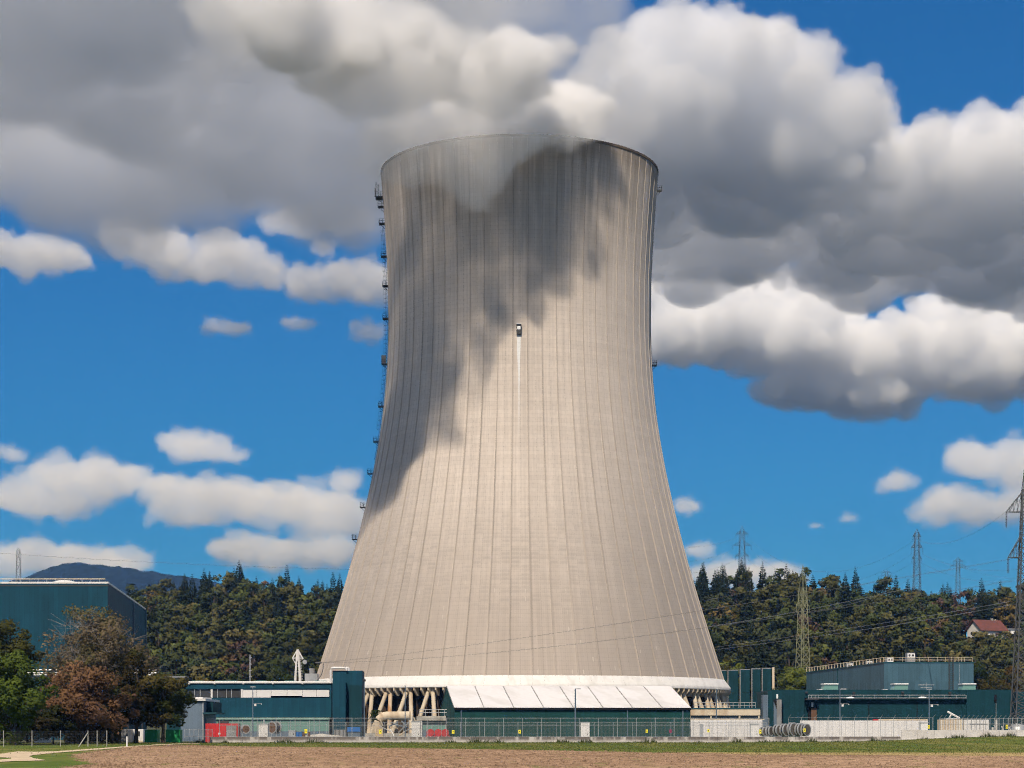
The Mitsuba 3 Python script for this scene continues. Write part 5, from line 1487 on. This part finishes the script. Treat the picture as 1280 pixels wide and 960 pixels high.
k = thing('site_cabin', 'pale site cabin behind the tree trunk right of the dark container', 'cabin')
part(k, 'body', box(X(161.5, 326), X(179, 326), 326, 330, -.1, Z(911.3, 326)), 'white_tin')
part(k, 'window', box(X(170.5, 326), X(175, 326), 325.95, 325.997, 1.2, 2.0), 'dark_glass')
part(k, 'skirting', box(X(161.5, 326), X(179, 326), 325.9, 325.997, -.1, .5), 'cream_concrete')


def van(px0, px1, d, label):
    """A small parked van seen from the side: body with a raked front, windows, wheels, lamps."""
    k = thing('parked_van', label, 'van')
    x0, x1 = X(px0, d), X(px1, d); L_ = x1 - x0
    s = L_ / 4.6
    body = [(0, .45), (0, 1.05), (.25, 1.12), (1.05, 1.2), (1.75, 1.88), (4.2, 1.92), (4.5, 1.75), (4.6, .45)]
    b = part(k, 'body', prism([(x0 + a * s, .02 + z * s) for a, z in body], d, d + 1.75 * s), 'white_paint', 25)
    for a in ([(1.25, 1.24), (1.82, 1.76), (2.35, 1.78), (2.35, 1.24)], [(2.5, 1.24), (2.5, 1.78), (3.3, 1.78), (3.3, 1.24)], [(3.45, 1.24), (3.45, 1.78), (4.15, 1.74), (4.3, 1.24)]):
        part(b, 'window', prism([(x0 + q * s, .02 + z * s) for q, z in a], d - .03, d - .003), 'dark_glass')
    for a in (.85, 3.75):
        for y in (d - .02, d + 1.55 * s):
            w = part(k, 'wheel', bar((x0 + a * s, y, .34 * s), (x0 + a * s, y + .2 * s, .34 * s), .33 * s, 16), 'black_gap', 40)
            part(w, 'rim', bar((x0 + a * s, y - .02, .34 * s), (x0 + a * s, y - .003, .34 * s), .2 * s, 12), 'galvanised', 40)
    part(k, 'headlight', box(x0 - .02, x0 + .2 * s, d + .1, d + .4, .85 * s, 1.02 * s), 'lamp_glass')
    part(k, 'bumper', box(x0 - .06, x0 + .1, d + .02, d + 1.7 * s, .42 * s, .62 * s), 'grey_steel')


van(43, 63, 300, 'white van parked behind the wire fence under the trees at the left')

# ------------------------------------------------------------------ steam and cloud volumes
def lattice_noise(shape, cell, octaves=4, seed=0):
    """Smooth noise in [0, 1] on a grid: random lattices, coarse to fine, interpolated; cell: voxels per coarse lattice cell."""
    from scipy.ndimage import map_coordinates
    r = np.random.default_rng(seed)
    out, amp, tot = np.zeros(shape, np.float32), 1.0, 0.0
    for o in range(octaves):
        c = cell / 2 ** o
        if c < 1.6:
            break
        n = [int(math.ceil(k / c)) + 3 for k in shape]
        lat = r.random(n, dtype=np.float32)
        idx = []
        for k in shape:
            t = np.arange(k) / c
            i = np.floor(t).astype(int); fr = (t - i).astype(np.float32); idx.append((i, fr * fr * (3 - 2 * fr)))
        (i, a), (j, b), (l, g) = idx
        lat = lat[i] * (1 - a)[:, None, None] + lat[i + 1] * a[:, None, None]
        lat = lat[:, j] * (1 - b)[None, :, None] + lat[:, j + 1] * b[None, :, None]
        lat = lat[:, :, l] * (1 - g) + lat[:, :, l + 1] * g
        out += amp * lat; tot += amp; amp *= .5
    return out / tot


def heaped(lo, hi, n, blobs, seed, children=(24, 8, 4), soft=.30, base=None, up=.25, grain=12, belly=(22, 60), fade=(5, 5, 5), shrink=(.42, .42, .45)):
    """Density grid (x, y, z) of a heaped cloud: blobs with smaller blobs budding from them, and buds on those."""
    r = np.random.default_rng(seed)
    lo, hi = np.array(lo, float), np.array(hi, float)
    n = np.array(n); h = (hi - lo) / n
    den = np.full(tuple(n), -200, np.float32)
    pad = 24 * soft
    level = [(np.array(b[:3], float), np.array(b[3:6], float)) for b in blobs]
    todo = list(level)
    for depth, m in enumerate(children):
        nxt = []
        for c, rad in level:
            d = r.normal(size=(m, 3)); d[:, 2] += up
            d /= np.linalg.norm(d, axis=1, keepdims=True)
            for e in d:
                f = shrink[depth] * r.uniform(.65, 1.35)
                m_ = rad.mean() * f
                nxt.append((c + e * rad * r.uniform(.75, .98), np.full(3, m_) * .55 + rad * f * .45))
        todo += nxt; level = nxt
    for c, rad in todo:
        i0 = np.maximum(np.floor((c - rad - pad - lo) / h).astype(int), 0); i1 = np.minimum(np.ceil((c + rad + pad - lo) / h).astype(int) + 1, n)
        if (i1 <= i0).any():
            continue
        ax = [(lo[k] + (np.arange(i0[k], i1[k]) + .5) * h[k] - c[k]) / rad[k] for k in range(3)]
        q = 1 - np.sqrt(ax[0][:, None, None] ** 2 + ax[1][None, :, None] ** 2 + ax[2][None, None, :] ** 2)
        q = q * rad.mean()                              # distance inside, in metres
        s = den[i0[0]:i1[0], i0[1]:i1[1], i0[2]:i1[2]]
        np.maximum(s, q, out=s)
    w = lattice_noise(den.shape, grain, 5, seed + 1) - .5
    den = smooth(0, 1, (den + w * soft * 60) / (soft * 55))
    if base is not None:
        zz = lo[2] + (np.arange(n[2]) + .5) * h[2]
        wob = (lattice_noise((n[0], n[1], 4), belly[0], 4, seed + 2)[:, :, :1] - .5) * belly[1]
        den *= smooth(base - 22, base + 26, zz[None, None, :] + wob)
    for k in range(3):
        t = np.minimum(np.arange(n[k]), n[k] - 1 - np.arange(n[k])) / fade[k]
        sh = [1, 1, 1]; sh[k] = -1
        den *= np.clip(t, 0, 1).reshape(sh)
    return den


def volume(key, lo, hi, den, scale, label, albedo=(.968, .980, .999), g=-.2):
    lo, hi = np.array(lo, float), np.array(hi, float)
    grid = mi.VolumeGrid(np.ascontiguousarray(den.transpose(2, 1, 0)[..., None].astype(np.float32)))
    scene[key + '_air'] = {'type': 'heterogeneous', 'albedo': {'type': 'rgb', 'value': list(albedo)}, 'scale': scale, 'phase': {'type': 'hg', 'g': g} if g else {'type': 'isotropic'},
                           'sigma_t': {'type': 'gridvolume', 'grid': grid, 'filter_type': 'trilinear', 'wrap_mode': 'clamp', 'to_world': T().translate(lo.tolist()).scale((hi - lo).tolist())}}
    scene[key] = {'type': 'cube', 'to_world': T().translate(((lo + hi) / 2).tolist()).scale(((hi - lo) / 2).tolist()), 'bsdf': {'type': 'ref', 'id': 'clear'}, 'interior': {'type': 'ref', 'id': key + '_air'}}
    labels[key] = {'label': label, 'kind': 'stuff'}


scene['clear'] = {'type': 'null'}
# the plume
B0, B1 = np.array([-130., 388., 120.]), np.array([60., 588., 244.])
n = (190, 200, 124)
g = [B0[k] + (np.arange(m) + .5) / m * (B1[k] - B0[k]) for k, m in enumerate(n)]
P = np.stack(np.meshgrid(*g, indexing='ij'), -1).astype(np.float32)
# (x, y, z, half axes, thickness): the column over the mouth, the spill over the near rim, then the flat underside drifting towards the field
PUFFS = [(2, 545, 148, 33, 32, 13, 1), (2, 538, 164, 33, 24, 20, .9), (-4, 532, 184, 36, 24, 26, .7), (-20, 512, 206, 42, 30, 32, .6), (-60, 474, 222, 48, 40, 30, .5), (-94, 440, 232, 46, 42, 32, .5),
         (-1, 504, 150, 23, 9, 12, 11), (-9, 499, 141, 14, 7, 8, 9), (9, 505, 153, 10, 7, 8, 3), (-25, 508, 149, 16, 11, 10, 3)]
for x, y, z, t, r_, k in ((6, 508, 131, 42, 10, 4.5), (7, 508, 123, 50, 7, 4.5), (5, 508, 141, 28, 8, 3), (-3, 508, 126, 44, 12, 2.2), (-14, 509, 136, 38, 9, 2), (-13, 509, 122, 54, 12, 1.5), (-22, 512, 114, 62, 14, 1.3), (-30, 516, 124, 55, 15, .9), (-22, 511, 97, 84, 9, 4), (-28, 515, 104, 76, 12, 2),
                          (-33, 519, 88, 100, 12, 4.5), (-37, 522, 75, 122, 12, 4.5), (-41, 525, 66, 134, 8, 4), (-36, 521, 108, 80, 15, 1.2), (-5, 507, 114, 60, 6, 4), (1, 507, 117, 58, 5, 4), (-9, 507, 102, 76, 5, 3.5), (-11, 508, 96, 84, 4, 3.5), (-41, 527, 92, 100, 14, 1.6)):
    PUFFS.append((*(np.array([x, y, z]) + SUN * t), r_, r_ * 1.1, r_ * .8, k))
for k in range(3):
    P[..., k] += (lattice_noise(n, 24, 4, 40 + k) - .5) * 24 + (lattice_noise(n, 9, 3, 50 + k) - .5) * 12
den = np.zeros(n, np.float32)
for x, y, z, a, b, c, k in PUFFS:
    q = 1 - np.sqrt(((P[..., 0] - x) / a) ** 2 + ((P[..., 1] - y) / b) ** 2 + ((P[..., 2] - z) / c) ** 2)
    den = np.maximum(den, k * smooth(0.0, min(.34, 1.8 / min(a, b, c)), q))
den *= .25 + .75 * smooth(.38, .56, lattice_noise(n, 16, 5, 60))
for k in range(3):
    t = np.minimum(np.arange(n[k]), n[k] - 1 - np.arange(n[k])) / (16.0, 16.0, 18.0)[k]
    if k == 2: t[:n[k] // 2] = 9
    sh = [1, 1, 1]; sh[k] = -1
    den *= smooth(0, 1, t).reshape(sh)
volume('steam', B0, B1, den, .044, 'white steam drifting out of the mouth of the cooling tower', albedo=(.986, .990, 1.0), g=-.4)

# heaped clouds in the distance beyond the tower
def PX(px, py, d, w, dd, h): return (*at(px, py, d), w * d / F, dd, h * d / F)


def cloud(key, lo, hi, n, blobs, seed, scale, label, tint=(.968, .980, .999), **kw):
    volume(key, lo, hi, heaped(lo, hi, n, blobs, seed, **kw), scale, label, tint)


cloud('cloud_bank', (25, 3700, 930), (1850, 6000, 1700), (350, 170, 150), [
    
    PX(760, 130, 4400, 45, 200, 42), PX(815, 105, 4350, 66, 220, 50), PX(875, 85, 4320, 66, 220, 50), PX(935, 95, 4300, 62, 220, 48), PX(990, 130, 4320, 55, 220, 42), PX(1035, 170, 4400, 58, 220, 38), PX(860, 165, 4450, 110, 330, 50), PX(980, 190, 4500, 105, 330, 45),
    PX(1080, 215, 4600, 40, 200, 30), PX(1150, 222, 4700, 48, 240, 36), PX(1220, 222, 4700, 62, 260, 40), PX(1300, 212, 4700, 72, 260, 45), PX(1390, 205, 4700, 70, 260, 50), PX(1120, 270, 4900, 100, 330, 34), PX(1230, 275, 5000, 105, 350, 38), PX(1340, 275, 5000, 105, 350, 40),
    PX(900, 255, 4900, 95, 380, 32), PX(1010, 275, 5000, 95, 380, 32), PX(800, 225, 4700, 70, 330, 36), PX(1100, 330, 5300, 95, 280, 22), PX(1230, 335, 5300, 100, 280, 24), PX(880, 325, 5300, 80, 280, 22), PX(1330, 335, 5300, 100, 280, 24)], 3, .0130,
    'towering white cumulus bank with a grey underside, right of the cooling tower', base=1070, soft=.13, grain=18, tint=(.955, .971, .999))
cloud('cloud_bank_001', (250, 6400, 930), (2300, 7800, 1640), (330, 100, 110), [
    PX(850, 425, 6900, 48, 220, 26), PX(930, 415, 6900, 75, 260, 30), PX(1020, 440, 6900, 85, 280, 33), PX(1110, 455, 6950, 85, 280, 32), PX(1200, 450, 6950, 85, 280, 32), PX(1290, 440, 6950, 85, 280, 33), PX(1380, 440, 6950, 80, 280, 33),
    PX(1000, 488, 7000, 50, 210, 17), PX(1080, 500, 7000, 60, 210, 15), PX(850, 375, 7000, 75, 210, 27), PX(980, 380, 7100, 85, 210, 22), PX(1240, 395, 7100, 85, 210, 19)], 5, .015,
    'long pale cloud layer below the cumulus bank, right of the cooling tower', base=1080, soft=.15, grain=16, tint=(.955, .971, .999))
cloud('cloud_bank_002', (-1400, 2700, 960), (20, 4690, 1500), (190, 160, 60), [
    (x, y, z, 260, 320, 95) for x, y, z in ((-1000, 3100, 1180), (-700, 3050, 1190), (-400, 3050, 1200), (-150, 3100, 1200), (-1050, 3500, 1190), (-750, 3500, 1200), (-430, 3500, 1180), (-150, 3500, 1190), (30, 3300, 1180),
                                            (-1050, 3950, 1170), (-760, 3950, 1180), (-450, 3980, 1180), (-200, 3900, 1180), (-600, 4150, 1150), (-950, 4250, 1150), (-300, 4200, 1150))], 8, .0070,
    'broad grey cloud underside filling the sky, left of the cooling tower', base=1085, belly=(34, 230), fade=(34, 12, 5), tint=(.935, .958, .999), shrink=(.5, .45, .45))
cloud('cloud_tuft', (-1330, 4700, 880), (-120, 5400, 1420), (270, 70, 120), [
    PX(30, 318, 5000, 45, 130, 17), PX(80, 322, 5000, 30, 110, 12), PX(165, 300, 5000, 40, 130, 15), PX(205, 318, 5000, 40, 130, 17), PX(285, 318, 5000, 40, 130, 18), PX(325, 340, 5050, 32, 110, 14), PX(385, 355, 5050, 30, 110, 16), PX(430, 350, 5050, 40, 110, 20), PX(470, 355, 5050, 30, 110, 20),
    PX(410, 272, 4950, 50, 120, 9), PX(360, 280, 4950, 34, 110, 7), PX(405, 310, 5000, 16, 60, 9), PX(280, 410, 5100, 36, 60, 6), PX(370, 404, 5100, 22, 60, 5), PX(460, 415, 5100, 22, 60, 12), PX(250, 330, 5050, 40, 110, 14)], 11, .012,
    'ragged pale cloud tufts under the grey cloud, left of the cooling tower', soft=.2, grain=16)
cloud('small_cloud', (-2700, 9300, 660), (-560, 10700, 1520), (250, 70, 100), [
    PX(215, 552, 10000, 24, 180, 9), PX(245, 562, 10000, 40, 250, 14), PX(285, 570, 10000, 24, 200, 8), PX(95, 600, 10000, 50, 350, 20), PX(150, 598, 10000, 40, 300, 12), PX(45, 628, 10000, 55, 350, 14), PX(215, 618, 10000, 34, 300, 16), PX(280, 622, 10000, 60, 350, 17), PX(350, 632, 10000, 60, 350, 16), PX(415, 642, 10000, 45, 300, 16), PX(240, 640, 10000, 45, 300, 9),
    PX(300, 688, 10000, 45, 300, 15), PX(360, 690, 10000, 50, 300, 16), PX(420, 690, 10000, 40, 300, 15), PX(40, 700, 10000, 60, 300, 12), PX(120, 705, 10000, 70, 300, 10), PX(430, 605, 10000, 22, 200, 10), PX(12, 568, 10000, 16, 150, 7), PX(420, 660, 10000, 50, 250, 12)], 13, .0042,
    'low white clouds above the wooded hill, left of the cooling tower', soft=.55, children=(22, 8, 3))
cloud('small_cloud_001', (660, 9300, 660), (2900, 10700, 1600), (260, 70, 110), [
    PX(858, 634, 10000, 17, 180, 8), PX(872, 688, 10000, 17, 180, 7), PX(935, 716, 10000, 45, 300, 10), PX(980, 722, 10000, 30, 250, 8), PX(885, 720, 10000, 30, 250, 8), PX(1120, 602, 10000, 22, 200, 10), PX(1195, 630, 10000, 45, 300, 14), PX(1250, 638, 10000, 40, 300, 14), PX(1160, 640, 10000, 24, 200, 7),
    PX(1240, 580, 10000, 50, 300, 19), PX(1290, 590, 10000, 40, 300, 20), PX(1062, 648, 10000, 12, 120, 5), PX(1020, 657, 10000, 9, 120, 3.5)], 17, .0042,
    'small white clouds over the hill, right of the cooling tower', soft=.55, children=(22, 8, 3))

# ------------------------------------------------------------------ haze
scene['thin_air'] = {'type': 'homogeneous', 'albedo': {'type': 'rgb', 'value': [.97, .97, .97]}, 'sigma_t': {'type': 'rgb', 'value': [1.0e-5, 2.5e-5, 6.2e-5]}}
lo, hi = np.array([-3000., -40., -6.]), np.array([3000., 8600., 620.])
scene['haze'] = {'type': 'cube', 'to_world': T().translate(((lo + hi) / 2).tolist()).scale(((hi - lo) / 2).tolist()), 'bsdf': {'type': 'ref', 'id': 'clear'}, 'interior': {'type': 'ref', 'id': 'thin_air'}}
labels['haze'] = {'label': 'thin bluish air over the whole plain', 'kind': 'stuff'}
scene['camera']['medium'] = {'type': 'ref', 'id': 'thin_air'}
scene['steam']['exterior'] = {'type': 'ref', 'id': 'thin_air'}
